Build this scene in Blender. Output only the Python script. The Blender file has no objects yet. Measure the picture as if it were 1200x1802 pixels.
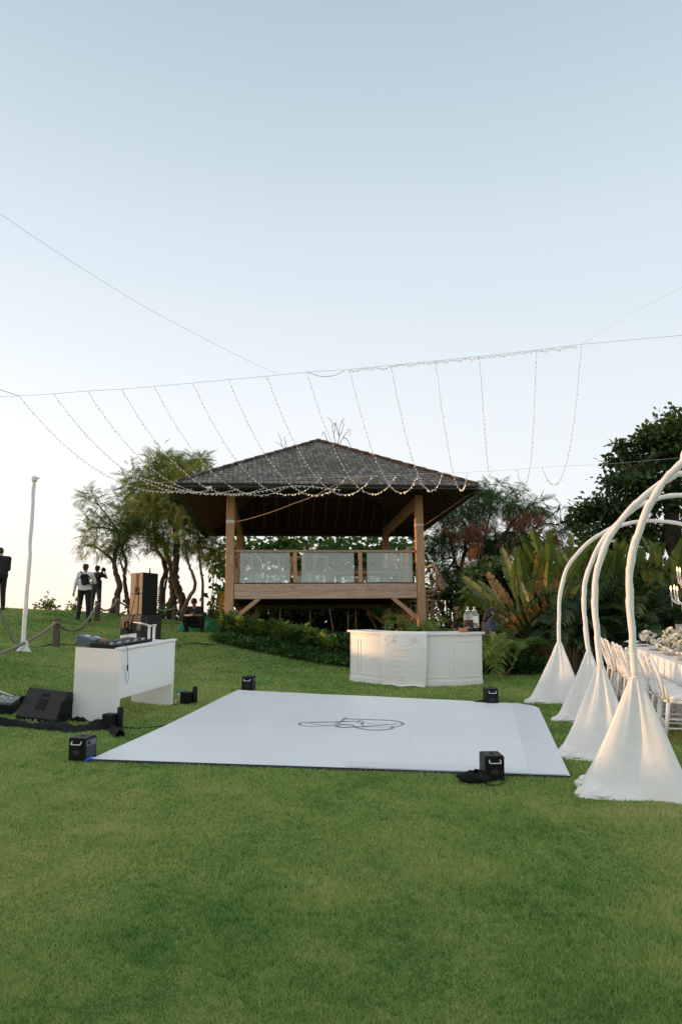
import bpy, bmesh, math, random
import numpy as np
from mathutils import Vector, Matrix, Quaternion

random.seed(7)
rng = np.random.default_rng(11)
R_ = math.radians
scene = bpy.context.scene
COL = scene.collection

# ------------------------------------------------------------------ camera
F = 1300.0                       # focal length in photo pixels (1200 x 1802)
PITCH, ROLL, EYE = math.atan(229 / F), R_(0.6), 1.73
cp, sp = math.cos(PITCH), math.sin(PITCH)
FW, U0, R0 = Vector((0, cp, sp)), Vector((0, -sp, cp)), Vector((1, 0, 0))
RT = R0 * math.cos(ROLL) - U0 * math.sin(ROLL)
UP = U0 * math.cos(ROLL) + R0 * math.sin(ROLL)
EYEP = Vector((0, 0, EYE))
cam = bpy.data.cameras.new('camera')
cam.sensor_fit = 'VERTICAL'; cam.sensor_height = 36; cam.sensor_width = 24
cam.lens = F / 1802 * 36
cam.clip_start = 0.05; cam.clip_end = 12000
co = bpy.data.objects.new('camera', cam); COL.objects.link(co)
m = Matrix((RT, UP, -FW)).transposed().to_4x4(); m.translation = EYEP
co.matrix_world = m
scene.camera = co

# ------------------------------------------------------------------ sky, sun, exposure
SUN_EL, SUN_ROT = R_(4.2), R_(-82)
SUN_DIR = Vector((math.sin(SUN_ROT) * math.cos(SUN_EL), math.cos(SUN_ROT) * math.cos(SUN_EL), math.sin(SUN_EL)))
world = bpy.data.worlds.new('World'); scene.world = world; world.use_nodes = True
wt = world.node_tree; wt.nodes.clear()
def N(t, kind, **kw):
    n = t.nodes.new(kind)
    for k, v in kw.items(): setattr(n, k, v)
    return n
def ramp(t, stops, interp='EASE'):
    r = N(t, 'ShaderNodeValToRGB'); e = r.color_ramp.elements; r.color_ramp.interpolation = interp
    while len(e) < len(stops): e.new(0.5)
    for el, (p, c) in zip(e, stops): el.position = p; el.color = (*c, 1) if len(c) == 3 else c
    return r
out = N(wt, 'ShaderNodeOutputWorld'); add = N(wt, 'ShaderNodeAddShader')
bg = N(wt, 'ShaderNodeBackground'); bg2 = N(wt, 'ShaderNodeBackground')
tc = N(wt, 'ShaderNodeTexCoord'); sx = N(wt, 'ShaderNodeSeparateXYZ')
wt.links.new(tc.outputs['Generated'], sx.inputs[0])
rA = ramp(wt, [(0.0, (.60, .605, .615)), (.10, (.61, .62, .635)), (.30, (.55, .585, .615)), (.50, (.455, .52, .565)), (.72, (.30, .375, .43)), (1, (.35, .395, .42))], 'LINEAR')
rB = ramp(wt, [(0.0, (.76, .575, .50)), (.07, (.75, .61, .55)), (.16, (.70, .64, .615)), (.30, (.64, .645, .665)), (.50, (.475, .535, .58)), (.72, (.31, .38, .43)), (1, (.35, .395, .42))], 'LINEAR')
wt.links.new(sx.outputs['Z'], rA.inputs[0]); wt.links.new(sx.outputs['Z'], rB.inputs[0])
dt = N(wt, 'ShaderNodeVectorMath', operation='DOT_PRODUCT'); dt.inputs[1].default_value = SUN_DIR
wt.links.new(tc.outputs['Generated'], dt.inputs[0])
mr = N(wt, 'ShaderNodeMapRange'); mr.inputs['From Min'].default_value = -0.25; mr.inputs['From Max'].default_value = 0.65
wt.links.new(dt.outputs['Value'], mr.inputs[0])
mx = N(wt, 'ShaderNodeMix', data_type='RGBA')
wt.links.new(mr.outputs[0], mx.inputs[0]); wt.links.new(rA.outputs[0], mx.inputs[6]); wt.links.new(rB.outputs[0], mx.inputs[7])
# thin grey streaks of cloud low in the sky
mpc = N(wt, 'ShaderNodeMapping'); mpc.inputs['Scale'].default_value = (3.2, 3.2, 22); wt.links.new(tc.outputs['Generated'], mpc.inputs[0])
noc = N(wt, 'ShaderNodeTexNoise'); noc.inputs['Scale'].default_value = 2.3; noc.inputs['Detail'].default_value = 5; wt.links.new(mpc.outputs[0], noc.inputs['Vector'])
rc = ramp(wt, [(.60, (0, 0, 0)), (.74, (1, 1, 1))]); wt.links.new(noc.outputs['Fac'], rc.inputs[0])
rz_ = ramp(wt, [(.02, (.22, .22, .22)), (.16, (.10, .10, .10)), (.30, (0, 0, 0))]); wt.links.new(sx.outputs['Z'], rz_.inputs[0])
mulc = N(wt, 'ShaderNodeMath', operation='MULTIPLY'); wt.links.new(rc.outputs[0], mulc.inputs[0]); wt.links.new(rz_.outputs[0], mulc.inputs[1])
mxc = N(wt, 'ShaderNodeMix', data_type='RGBA'); mxc.inputs[7].default_value = (.45, .44, .46, 1); wt.links.new(mulc.outputs[0], mxc.inputs[0]); wt.links.new(mx.outputs[2], mxc.inputs[6])
wt.links.new(mxc.outputs[2], bg.inputs[0]); bg.inputs[1].default_value = 0.885
sky = N(wt, 'ShaderNodeTexSky', sky_type='NISHITA'); sky.sun_disc = False
sky.sun_elevation = SUN_EL; sky.sun_rotation = SUN_ROT; sky.air_density = 1.0; sky.dust_density = 1.5
wt.links.new(sky.outputs[0], bg2.inputs[0]); bg2.inputs[1].default_value = 0.05
wt.links.new(bg.outputs[0], add.inputs[0]); wt.links.new(bg2.outputs[0], add.inputs[1]); wt.links.new(add.outputs[0], out.inputs[0])

sun = bpy.data.lights.new('sun', 'SUN'); sun.energy = 2.0; sun.color = (1.0, .56, .25); sun.angle = R_(0.6)
so = bpy.data.objects.new('sun', sun); COL.objects.link(so)
so.rotation_euler = (-SUN_DIR).to_track_quat('-Z', 'Y').to_euler(); so.location = SUN_DIR * 60
vs = scene.view_settings; vs.view_transform = 'Standard'; vs.look = 'None'; vs.gamma = 1; vs.use_curve_mapping = False
vs.exposure = 0.64
scene.cycles.max_bounces = 8; scene.cycles.transparent_max_bounces = 24
scene.cycles.use_denoising = True

# ------------------------------------------------------------------ helpers
def ray(px, py): return FW + RT * ((px - 600) / F) + UP * ((901 - py) / F)
def P(px, py, Y):
    d = ray(px, py); return EYEP + d * (Y / d.y)
LA, LB = -0.014, 0.073           # lawn slope: rises away from the camera, a little to the left
def _tps():
    pts = []
    for x, y, r in [(-9.6, 21, 1.06), (-7.7, 22.1, .70), (-9.3, 28, .72), (-4.3, 21.7, .39), (-6.3, 16.6, .38), (-7.5, 25, .80),
                    (-6.1, 27, .49), (-6, 14, .5), (-4.6, 17, .37), (-10.8, 26, .87), (-7.8, 29, .61), (-2.95, 19.5, .48), (-2.6, 18.3, .36),
                    (-13, 20, 1.15), (-14, 12, 1.2), (-15, 6, .9), (-10, 11, .75), (-8, 8, .3), (-13, 28, .75), (-18, 20, 1.3), (-18, 10, 1.3),  # unseen hill out of view at left, raised to shade the low lawn
                    (-3.5, 25, .40), (-2, 22, .35), (0.2, 16.6, 0), (.3, 19.5, .12), (2, 20, .05), (2, 25, .05), (4, 22, .12), (6, 20, 0), (10, 18, 0), (10, 26, 0), (-2, 28, .25)]:
        pts.append((x, y, r))
    for x, y in [(-4, 0), (0, 0), (4, 0), (-4, 4), (0, 4), (4, 4), (-3.8, 7.6), (-2.5, 7.6), (2, 7), (6, 8), (-3.4, 10), (-2.4, 11), (0, 9.5), (-1.7, 12.5),
                 (2.8, 11.2), (4, 12), (7, 13), (.2, 14), (1.3, 13.4), (2.5, 13.7), (3.3, 15), (-8, 2), (8, 3), (-2.6, 14.5), (6, 16), (10, 8), (-1, 16)]:
        pts.append((x, y, 0))
    p = np.array(pts); n = len(p)
    def phi(r2): return np.where(r2 > 1e-9, .5 * r2 * np.log(np.maximum(r2, 1e-9)), 0)
    D = ((p[:, None, :2] - p[None, :, :2]) ** 2).sum(-1)
    A = np.zeros((n + 3, n + 3)); A[:n, :n] = phi(D) + np.eye(n) * .35
    A[:n, n] = 1; A[:n, n + 1:] = p[:, :2]; A[n, :n] = 1; A[n + 1:, :n] = p[:, :2].T
    w = np.linalg.solve(A, np.concatenate([p[:, 2], np.zeros(3)]))
    return p, w, phi
_TP, _TW, _PHI = _tps()
def terrain(x, y):
    x = np.asarray(x, float); y = np.asarray(y, float)
    xc = np.clip(x, -18, 12); yc = np.clip(y, -2, 29)
    d = (xc[..., None] - _TP[:, 0]) ** 2 + (yc[..., None] - _TP[:, 1]) ** 2
    r = _PHI(d) @ _TW[:-3] + _TW[-3] + _TW[-2] * xc + _TW[-1] * yc
    base = LA * np.clip(x, -40, 40) + LB * np.clip(y, -60, 30)
    z = base + r
    edge = np.clip(y - 28.0, 0, None)
    z = z - np.where(x < 6, .035 * edge ** 2, .004 * edge ** 2)
    return np.maximum(z, -27)
def T(x, y): return float(terrain(np.array([x]), np.array([y]))[0])
def TN(x, y, e=.3):
    return Vector((-(T(x + e, y) - T(x - e, y)) / (2 * e), -(T(x, y + e) - T(x, y - e)) / (2 * e), 1)).normalized()
def G(px, py):
    """where the line of sight through a photo pixel meets the lawn"""
    d = ray(px, py); t = -EYE / (d.z - LA * d.x - LB * d.y)
    for _ in range(25):
        p = EYEP + d * t
        t += (p.z - T(p.x, p.y)) / (-(d.z - LB * d.y)) * .8
    p = EYEP + d * t
    return Vector((p.x, p.y, T(p.x, p.y)))

MATS = {}
def mat(name, c1, c2=None, rough=.6, scale=6, bump=0, metal=0, stretch=(1, 1, 1), detail=5, spec=.4, dist=.02, coat=0, contrast=(.35, .68), emit=None, coords='Object', sheen=0):
    if name in MATS: return MATS[name]
    m = bpy.data.materials.new(name); m.use_nodes = True; t = m.node_tree; b = t.nodes['Principled BSDF']
    b.inputs['Roughness'].default_value = rough; b.inputs['Metallic'].default_value = metal
    b.inputs['Specular IOR Level'].default_value = spec; b.inputs['Coat Weight'].default_value = coat
    b.inputs['Sheen Weight'].default_value = sheen
    b.inputs['Base Color'].default_value = (*c1, 1)
    if c2 is not None or bump:
        tcn = N(t, 'ShaderNodeTexCoord'); mp = N(t, 'ShaderNodeMapping'); mp.inputs['Scale'].default_value = stretch
        t.links.new(tcn.outputs[coords], mp.inputs[0])
        no = N(t, 'ShaderNodeTexNoise'); no.inputs['Scale'].default_value = scale; no.inputs['Detail'].default_value = detail; no.inputs['Roughness'].default_value = .62
        t.links.new(mp.outputs[0], no.inputs['Vector'])
        if c2 is not None:
            r = ramp(t, [(contrast[0], c1), (contrast[1], c2)]); t.links.new(no.outputs['Fac'], r.inputs[0]); t.links.new(r.outputs[0], b.inputs['Base Color'])
        if bump:
            bp = N(t, 'ShaderNodeBump'); bp.inputs['Strength'].default_value = bump; bp.inputs['Distance'].default_value = dist
            t.links.new(no.outputs['Fac'], bp.inputs['Height']); t.links.new(bp.outputs[0], b.inputs['Normal'])
    if emit:
        b.inputs['Emission Color'].default_value = (*emit[0], 1); b.inputs['Emission Strength'].default_value = emit[1]
    MATS[name] = m; return m
def leafmat(name, stops, trans=.35, rough=.5, patch=.6, gloss=.02):
    """thin leaf: each leaf its own colour, light shines through"""
    if name in MATS: return MATS[name]
    m = bpy.data.materials.new(name); m.use_nodes = True; t = m.node_tree; t.nodes.clear()
    o = N(t, 'ShaderNodeOutputMaterial'); g = N(t, 'ShaderNodeNewGeometry')
    no = N(t, 'ShaderNodeTexNoise'); no.inputs['Scale'].default_value = patch; no.inputs['Detail'].default_value = 3
    t.links.new(g.outputs['Position'], no.inputs['Vector'])
    a = N(t, 'ShaderNodeMath', operation='MULTIPLY_ADD'); a.inputs[1].default_value = .55
    t.links.new(g.outputs['Random Per Island'], a.inputs[0])
    s = N(t, 'ShaderNodeMath', operation='MULTIPLY_ADD'); s.inputs[1].default_value = 1.5; s.inputs[2].default_value = -.52
    t.links.new(no.outputs['Fac'], s.inputs[0]); t.links.new(s.outputs[0], a.inputs[2])
    r = ramp(t, stops, 'LINEAR'); t.links.new(a.outputs[0], r.inputs[0])
    d = N(t, 'ShaderNodeBsdfDiffuse'); tr = N(t, 'ShaderNodeBsdfTranslucent'); gl = N(t, 'ShaderNodeBsdfGlossy'); gl.inputs['Roughness'].default_value = rough
    gl.inputs['Color'].default_value = (.9, .9, .9, 1)
    t.links.new(r.outputs[0], d.inputs[0]); t.links.new(r.outputs[0], tr.inputs[0])
    m1 = N(t, 'ShaderNodeMixShader'); m1.inputs[0].default_value = trans; t.links.new(d.outputs[0], m1.inputs[1]); t.links.new(tr.outputs[0], m1.inputs[2])
    m2 = N(t, 'ShaderNodeMixShader'); m2.inputs[0].default_value = gloss; t.links.new(m1.outputs[0], m2.inputs[1]); t.links.new(gl.outputs[0], m2.inputs[2])
    t.links.new(m2.outputs[0], o.inputs[0]); MATS[name] = m; return m
def clearmat(name, tint, milky, milk, gloss=.08, rough=.03):
    if name in MATS: return MATS[name]
    m = bpy.data.materials.new(name); m.use_nodes = True; t = m.node_tree; t.nodes.clear()
    o = N(t, 'ShaderNodeOutputMaterial'); tr = N(t, 'ShaderNodeBsdfTransparent'); tr.inputs[0].default_value = (*tint, 1)
    d = N(t, 'ShaderNodeBsdfDiffuse'); d.inputs[0].default_value = (*milky, 1)
    g = N(t, 'ShaderNodeBsdfGlossy'); g.inputs['Roughness'].default_value = rough
    m1 = N(t, 'ShaderNodeMixShader'); m1.inputs[0].default_value = milk; t.links.new(tr.outputs[0], m1.inputs[1]); t.links.new(d.outputs[0], m1.inputs[2])
    m2 = N(t, 'ShaderNodeMixShader'); m2.inputs[0].default_value = gloss; t.links.new(m1.outputs[0], m2.inputs[1]); t.links.new(g.outputs[0], m2.inputs[2])
    t.links.new(m2.outputs[0], o.inputs[0]); MATS[name] = m; return m

def link(name, me, parent=None):
    o = bpy.data.objects.new(name, me); COL.objects.link(o)
    if parent is not None: o.parent = parent
    return o
def tag(o, label=None, cat=None, group=None, kind=None):
    if label: o['label'] = label
    if cat: o['category'] = cat
    if group: o['group'] = group
    if kind: o['kind'] = kind
    return o
def empty(name, loc=(0, 0, 0), rz=0, normal=None):
    o = bpy.data.objects.new(name, None); COL.objects.link(o); o.empty_display_size = .1
    q = Quaternion((0, 0, 1), rz)
    if normal is not None: q = Vector((0, 0, 1)).rotation_difference(normal) @ q
    o.rotation_mode = 'QUATERNION'; o.rotation_quaternion = q; o.location = loc
    return o
def on_lawn(name, x, y, rz=0): return empty(name, (x, y, T(x, y)), rz, TN(x, y))
def copy_tree(o, parent=None):
    c = o.copy(); COL.objects.link(c); c.parent = parent
    for ch in list(o.children): copy_tree(ch, c)
    return c
def mesh_np(name, V, Fc, mats, parent=None, smooth=False, mi=None, kind=None):
    V = np.asarray(V, np.float32); Fc = np.asarray(Fc, np.int32); k = Fc.shape[1]
    me = bpy.data.meshes.new(name); me.vertices.add(len(V)); me.vertices.foreach_set('co', V.ravel())
    me.loops.add(Fc.size); me.loops.foreach_set('vertex_index', Fc.ravel())
    me.polygons.add(len(Fc)); me.polygons.foreach_set('loop_start', np.arange(0, Fc.size, k, dtype=np.int32))
    try: me.polygons.foreach_set('loop_total', np.full(len(Fc), k, np.int32))
    except Exception: pass
    for mm in (mats if isinstance(mats, (list, tuple)) else [mats]): me.materials.append(mm)
    if mi is not None: me.polygons.foreach_set('material_index', np.asarray(mi, np.int32))
    if smooth: me.polygons.foreach_set('use_smooth', np.ones(len(Fc), bool))
    me.update(calc_edges=True)
    o = link(name, me, parent)
    if kind: o['kind'] = kind
    return o

class MB:
    """collects boxes, bars, tubes, lathes and prisms, then links them as one mesh object"""
    def __init__(s): s.v = []; s.f = []; s.sm = []; s.mi = []; s.cur = 0
    def add(s, vs, fs, smooth=False):
        b = len(s.v); s.v += [tuple(x) for x in vs]
        for f in fs: s.f.append(tuple(b + i for i in f)); s.sm.append(smooth); s.mi.append(s.cur)
        return s
    def box(s, c, d, M=None, bev=0):
        c = Vector(c); h = Vector(d) / 2
        if bev <= 0:
            vs = [Vector((x * h.x, y * h.y, z * h.z)) for z in (-1, 1) for y in (-1, 1) for x in (-1, 1)]
            fs = [(0, 2, 3, 1), (4, 5, 7, 6), (0, 1, 5, 4), (2, 6, 7, 3), (0, 4, 6, 2), (1, 3, 7, 5)]
        else:
            bm = bmesh.new(); bmesh.ops.create_cube(bm, size=1)
            for v in bm.verts: v.co = Vector((v.co.x * d[0], v.co.y * d[1], v.co.z * d[2]))
            bmesh.ops.bevel(bm, geom=list(bm.edges), offset=bev, segments=2, affect='EDGES', profile=.5)
            bm.verts.index_update(); vs = [v.co.copy() for v in bm.verts]; fs = [tuple(v.index for v in f.verts) for f in bm.faces]; bm.free()
        if M is not None: vs = [M @ v for v in vs]
        return s.add([c + v for v in vs], fs)
    def bar(s, p, q, w, h, up=(0, 0, 1), bev=0):
        p = Vector(p); q = Vector(q); z = (q - p); L = z.length; z.normalize(); up = Vector(up)
        if abs(z.dot(up)) > .98: up = Vector((0, 1, 0))
        x = up.cross(z).normalized(); y = z.cross(x)
        return s.box((p + q) / 2, (w, h, L), Matrix((x, y, z)).transposed(), bev)
    def tube(s, pts, r, n=8, cap=True, smooth=True, twist=None):
        pts = [Vector(p) for p in pts]; k = len(pts)
        rs = r if isinstance(r, (list, tuple)) else [r] * k
        vs = []; x = None
        for i, p in enumerate(pts):
            d = (pts[min(i + 1, k - 1)] - pts[max(i - 1, 0)]).normalized()
            if x is None: x = d.orthogonal().normalized()
            x = (x - d * x.dot(d))
            x = x.normalized() if x.length > 1e-6 else d.orthogonal().normalized()
            y = d.cross(x)
            for j in range(n):
                a = 2 * math.pi * j / n; rr = rs[i] * (twist(i, j) if twist else 1)
                vs.append(p + (x * math.cos(a) + y * math.sin(a)) * rr)
        fs = [(i * n + j, i * n + (j + 1) % n, (i + 1) * n + (j + 1) % n, (i + 1) * n + j) for i in range(k - 1) for j in range(n)]
        s.add(vs, fs, smooth)
        if cap:
            b = len(s.v) - len(vs)
            s.f.append(tuple(b + j for j in reversed(range(n)))); s.f.append(tuple(b + (k - 1) * n + j for j in range(n))); s.sm += [False, False]; s.mi += [s.cur, s.cur]
        return s
    def lathe(s, prof, n=16, c=(0, 0, 0), smooth=True):
        c = Vector(c); vs = [c + Vector((r * math.cos(2 * math.pi * j / n), r * math.sin(2 * math.pi * j / n), z)) for r, z in prof for j in range(n)]
        fs = [(i * n + j, i * n + (j + 1) % n, (i + 1) * n + (j + 1) % n, (i + 1) * n + j) for i in range(len(prof) - 1) for j in range(n)]
        s.add(vs, fs, smooth); b = len(s.v) - len(vs); k = len(prof)
        s.f.append(tuple(b + j for j in reversed(range(n)))); s.f.append(tuple(b + (k - 1) * n + j for j in range(n))); s.sm += [False, False]; s.mi += [s.cur, s.cur]
        return s
    def prism(s, poly, axis0, axis1):
        """poly: 3D points of one end; the other end is shifted by axis1"""
        n = len(poly); a = [Vector(p) + Vector(axis0) for p in poly]; b = [Vector(p) + Vector(axis1) for p in poly]
        return s.add(a + b, [tuple(reversed(range(n))), tuple(range(n, 2 * n))] + [(i, (i + 1) % n, n + (i + 1) % n, n + i) for i in range(n)])
    def ribbon(s, pts, w, nrm=(0, 0, 1)):
        pts = [Vector(p) for p in pts]; k = len(pts); ws = w if isinstance(w, (list, tuple)) else [w] * k; vs = []
        for i, p in enumerate(pts):
            d = (pts[min(i + 1, k - 1)] - pts[max(i - 1, 0)]).normalized(); sd = d.cross(Vector(nrm)).normalized() * ws[i] / 2
            vs += [p - sd, p + sd]
        return s.add(vs, [(2 * i, 2 * i + 1, 2 * i + 3, 2 * i + 2) for i in range(k - 1)])
    def grid(s, fn, nu, nv, smooth=True, closed=False):
        vs = [fn(i / nu, j / nv) for j in range(nv + 1) for i in range(nu + 1)]
        return s.add(vs, [(j * (nu + 1) + i, j * (nu + 1) + i + 1, (j + 1) * (nu + 1) + i + 1, (j + 1) * (nu + 1) + i) for j in range(nv) for i in range(nu)], smooth)
    def build(s, name, mats, parent=None, origin=None, kind=None):
        me = bpy.data.meshes.new(name); o3 = Vector(origin) if origin is not None else None
        me.from_pydata([tuple(Vector(v) - o3) for v in s.v] if o3 is not None else s.v, [], s.f)
        for mm in (mats if isinstance(mats, (list, tuple)) else [mats]): me.materials.append(mm)
        me.polygons.foreach_set('use_smooth', s.sm); me.polygons.foreach_set('material_index', s.mi); me.update()
        o = link(name, me, parent)
        if o3 is not None: o.location = o3
        if kind: o['kind'] = kind
        return o
def smooth_path(pts, n=8):
    """Catmull-Rom through the points"""
    pts = [Vector(p) for p in pts]; q = [2 * pts[0] - pts[1]] + pts + [2 * pts[-1] - pts[-2]]; outp = []
    for i in range(1, len(q) - 2):
        for k in range(n):
            t = k / n; a, b, c, d = q[i - 1], q[i], q[i + 1], q[i + 2]
            outp.append(.5 * ((2 * b) + (c - a) * t + (2 * a - 5 * b + 4 * c - d) * t * t + (3 * b - a - 3 * c + d) * t ** 3))
    outp.append(pts[-1]); return outp
def ramp_list(vals, n):
    return [float(np.interp(i / (n - 1), np.linspace(0, 1, len(vals)), vals)) for i in range(n)]

# materials
M_white = mat('white_paint', (.86, .855, .845), (.84, .835, .83), rough=.45, scale=3, bump=.01)
M_vinyl = mat('white_vinyl', (.90, .895, .895), (.875, .87, .87), rough=.42, scale=1.2, bump=.05, dist=.01, spec=.35)
M_vinyl2 = mat('white_vinyl_tape', (.83, .83, .84), (.80, .80, .81), rough=.4, scale=2, bump=.06, dist=.01)
M_fabric = mat('white_fabric', (.88, .855, .835), (.84, .815, .795), rough=.85, scale=14, bump=.25, dist=.01, spec=.2, sheen=.2)
M_black = mat('black_plastic', (.008, .008, .009), (.014, .014, .015), rough=.5, scale=30, bump=.08, dist=.002, spec=.18)
M_blackm = mat('black_metal_grille', (.02, .02, .021), (.045, .045, .045), rough=.6, scale=160, bump=.3, dist=.002, spec=.15)
M_case = mat('grey_black_paint', (.030, .028, .027), (.042, .039, .037), rough=.55, spec=.25, scale=60, bump=.2, dist=.002)
M_brown = mat('cabinet_dusk_reflection', (.080, .046, .030), (.095, .056, .036), rough=.45, scale=40, bump=.12, dist=.002)  # warm dusk reflection painted into the panel colour
M_chrome = mat('bright_metal', (.75, .75, .76), rough=.3, metal=.6)
M_grey = mat('grey_plastic', (.10, .12, .14), (.13, .15, .17), rough=.4, scale=8)
M_wood = mat('teak_wood', (.64, .385, .225), (.46, .26, .14), rough=.72, scale=5, stretch=(9, 9, .8), bump=.35, dist=.01, spec=.2)
M_woodh = mat('weathered_plank', (.66, .47, .345), (.46, .31, .215), rough=.8, scale=4, stretch=(.7, 9, 9), bump=.4, dist=.01, spec=.2)
M_woodd = mat('dark_ceiling_shade_wood', (.045, .028, .018), (.028, .018, .012), rough=.7, scale=5, stretch=(6, .8, 6), bump=.2)  # dark lining wood; also paints under-roof shade onto the end beams
M_woodw = mat('rafter_shade_wood', (.20, .115, .055), (.12, .068, .034), rough=.7, scale=5, stretch=(6, 6, 6), bump=.2)  # rafter colour darkened to paint in the shade under the roof
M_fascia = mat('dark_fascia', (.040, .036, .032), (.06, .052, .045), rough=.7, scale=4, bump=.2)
M_stone = mat('dark_stone', (.045, .043, .042), (.075, .07, .066), rough=.85, scale=9, bump=.6)
M_cap = mat('sun_tinted_ridge', (.22, .10, .055), (.14, .075, .05), rough=.8, scale=6, bump=.4)  # ridge tile with the low orange sun painted into its colour
M_bark = mat('bark', (.10, .075, .055), (.05, .036, .027), rough=.9, scale=7, stretch=(1, 1, .35), bump=.9, dist=.03, spec=.1)
M_barkl = mat('pale_bark', (.20, .14, .09), (.11, .075, .05), rough=.9, scale=9, stretch=(1, 1, .3), bump=.6, dist=.02, spec=.1)
M_rope = mat('rope', (.36, .29, .22), (.22, .17, .13), rough=.95, scale=60, bump=.6, dist=.006)
M_postw = mat('fence_post_wood', (.16, .12, .085), (.09, .066, .048), rough=.9, scale=6, stretch=(6, 6, .7), bump=.5, dist=.01)
M_wire = mat('pale_wire', (.80, .80, .80), rough=.5)
M_dwire = mat('black_cable', (.012, .012, .012), rough=.5)
M_bulb = mat('clear_bulb', (.80, .78, .72), rough=.25, emit=((1, .75, .45), .08))
M_bulbw = mat('lit_warm_bulb', (.9, .7, .4), rough=.25, emit=((1, .66, .30), 1.1))
M_skin = mat('skin', (.46, .27, .185), (.42, .24, .16), rough=.55, scale=9)
M_hair = mat('black_hair', (.010, .008, .008), (.02, .016, .014), rough=.5, scale=40, bump=.4, dist=.004)
M_cloth_b = mat('black_cloth', (.010, .010, .012), (.018, .018, .02), rough=.9, scale=14, bump=.4, dist=.01, spec=.2)
M_glass = clearmat('railing_glass', (.88, .94, .91), (.70, .76, .73), .23, .08)
M_vase = clearmat('vase_glass', (.92, .93, .92), (.8, .8, .78), .12, .14)

# ------------------------------------------------------------------ the setting: lawn and sea
def lawn():
    xs = np.concatenate([np.linspace(-600, -40, 12), np.linspace(-36, -16, 14), np.arange(-15, 15.1, .25), np.linspace(16, 36, 14), np.linspace(40, 600, 12)])
    ys = np.concatenate([np.linspace(-400, -20, 10), np.linspace(-15, 1, 12), np.arange(1.4, 33, .25), np.linspace(33.5, 60, 20), np.linspace(65, 400, 12)])
    X, Y = np.meshgrid(xs, ys); Z = terrain(X, Y)
    nx = len(xs); i = np.arange(len(ys) - 1)[:, None] * nx + np.arange(nx - 1)[None, :]
    Fc = np.stack([i, i + 1, i + nx + 1, i + nx], -1).reshape(-1, 4)
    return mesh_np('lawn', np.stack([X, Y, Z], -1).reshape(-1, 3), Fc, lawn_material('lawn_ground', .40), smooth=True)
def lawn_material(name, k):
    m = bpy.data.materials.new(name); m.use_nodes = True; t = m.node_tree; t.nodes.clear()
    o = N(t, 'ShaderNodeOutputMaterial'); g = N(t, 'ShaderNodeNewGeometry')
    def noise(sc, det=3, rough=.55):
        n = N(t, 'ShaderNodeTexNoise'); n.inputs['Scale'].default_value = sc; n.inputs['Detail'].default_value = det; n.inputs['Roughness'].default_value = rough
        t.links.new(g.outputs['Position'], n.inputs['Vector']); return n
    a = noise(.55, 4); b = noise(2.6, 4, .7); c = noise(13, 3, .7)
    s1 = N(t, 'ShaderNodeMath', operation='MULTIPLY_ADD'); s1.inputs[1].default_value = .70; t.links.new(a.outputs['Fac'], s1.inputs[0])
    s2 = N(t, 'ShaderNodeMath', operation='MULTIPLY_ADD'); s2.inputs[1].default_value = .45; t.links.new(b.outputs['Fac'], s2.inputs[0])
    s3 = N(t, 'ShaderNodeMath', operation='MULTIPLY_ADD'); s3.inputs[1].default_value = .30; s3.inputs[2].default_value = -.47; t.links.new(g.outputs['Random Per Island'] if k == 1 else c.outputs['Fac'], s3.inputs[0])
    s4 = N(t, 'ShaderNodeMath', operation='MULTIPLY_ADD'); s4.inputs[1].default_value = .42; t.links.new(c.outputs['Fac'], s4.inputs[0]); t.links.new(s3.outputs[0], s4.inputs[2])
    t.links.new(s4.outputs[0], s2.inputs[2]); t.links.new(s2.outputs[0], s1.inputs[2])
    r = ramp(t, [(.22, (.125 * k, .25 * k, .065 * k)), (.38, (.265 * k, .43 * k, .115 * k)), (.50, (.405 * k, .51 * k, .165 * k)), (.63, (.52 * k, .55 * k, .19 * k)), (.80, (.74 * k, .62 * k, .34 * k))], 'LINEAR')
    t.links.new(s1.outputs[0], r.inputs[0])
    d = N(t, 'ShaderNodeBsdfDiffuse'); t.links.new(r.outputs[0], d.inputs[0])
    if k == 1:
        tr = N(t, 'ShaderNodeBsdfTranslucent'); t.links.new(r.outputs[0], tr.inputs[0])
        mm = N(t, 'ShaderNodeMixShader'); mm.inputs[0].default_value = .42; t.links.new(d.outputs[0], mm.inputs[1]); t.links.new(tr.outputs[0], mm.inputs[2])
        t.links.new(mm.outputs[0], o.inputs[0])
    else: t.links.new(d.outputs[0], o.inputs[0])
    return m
tag(lawn(), 'sloping mown green lawn rising to a ridge on the left', kind='structure')
M_sea = mat('sea_water', (.05, .09, .11), rough=.12, scale=.8, bump=.3, dist=.2, spec=.5)
sea = MB().grid(lambda u, v: (-5000 + 10000 * u, -5000 + 10000 * v, -26), 4, 4, False).build('sea', M_sea)
tag(sea, 'calm sea far below the lawn ridge', kind='structure')

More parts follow.
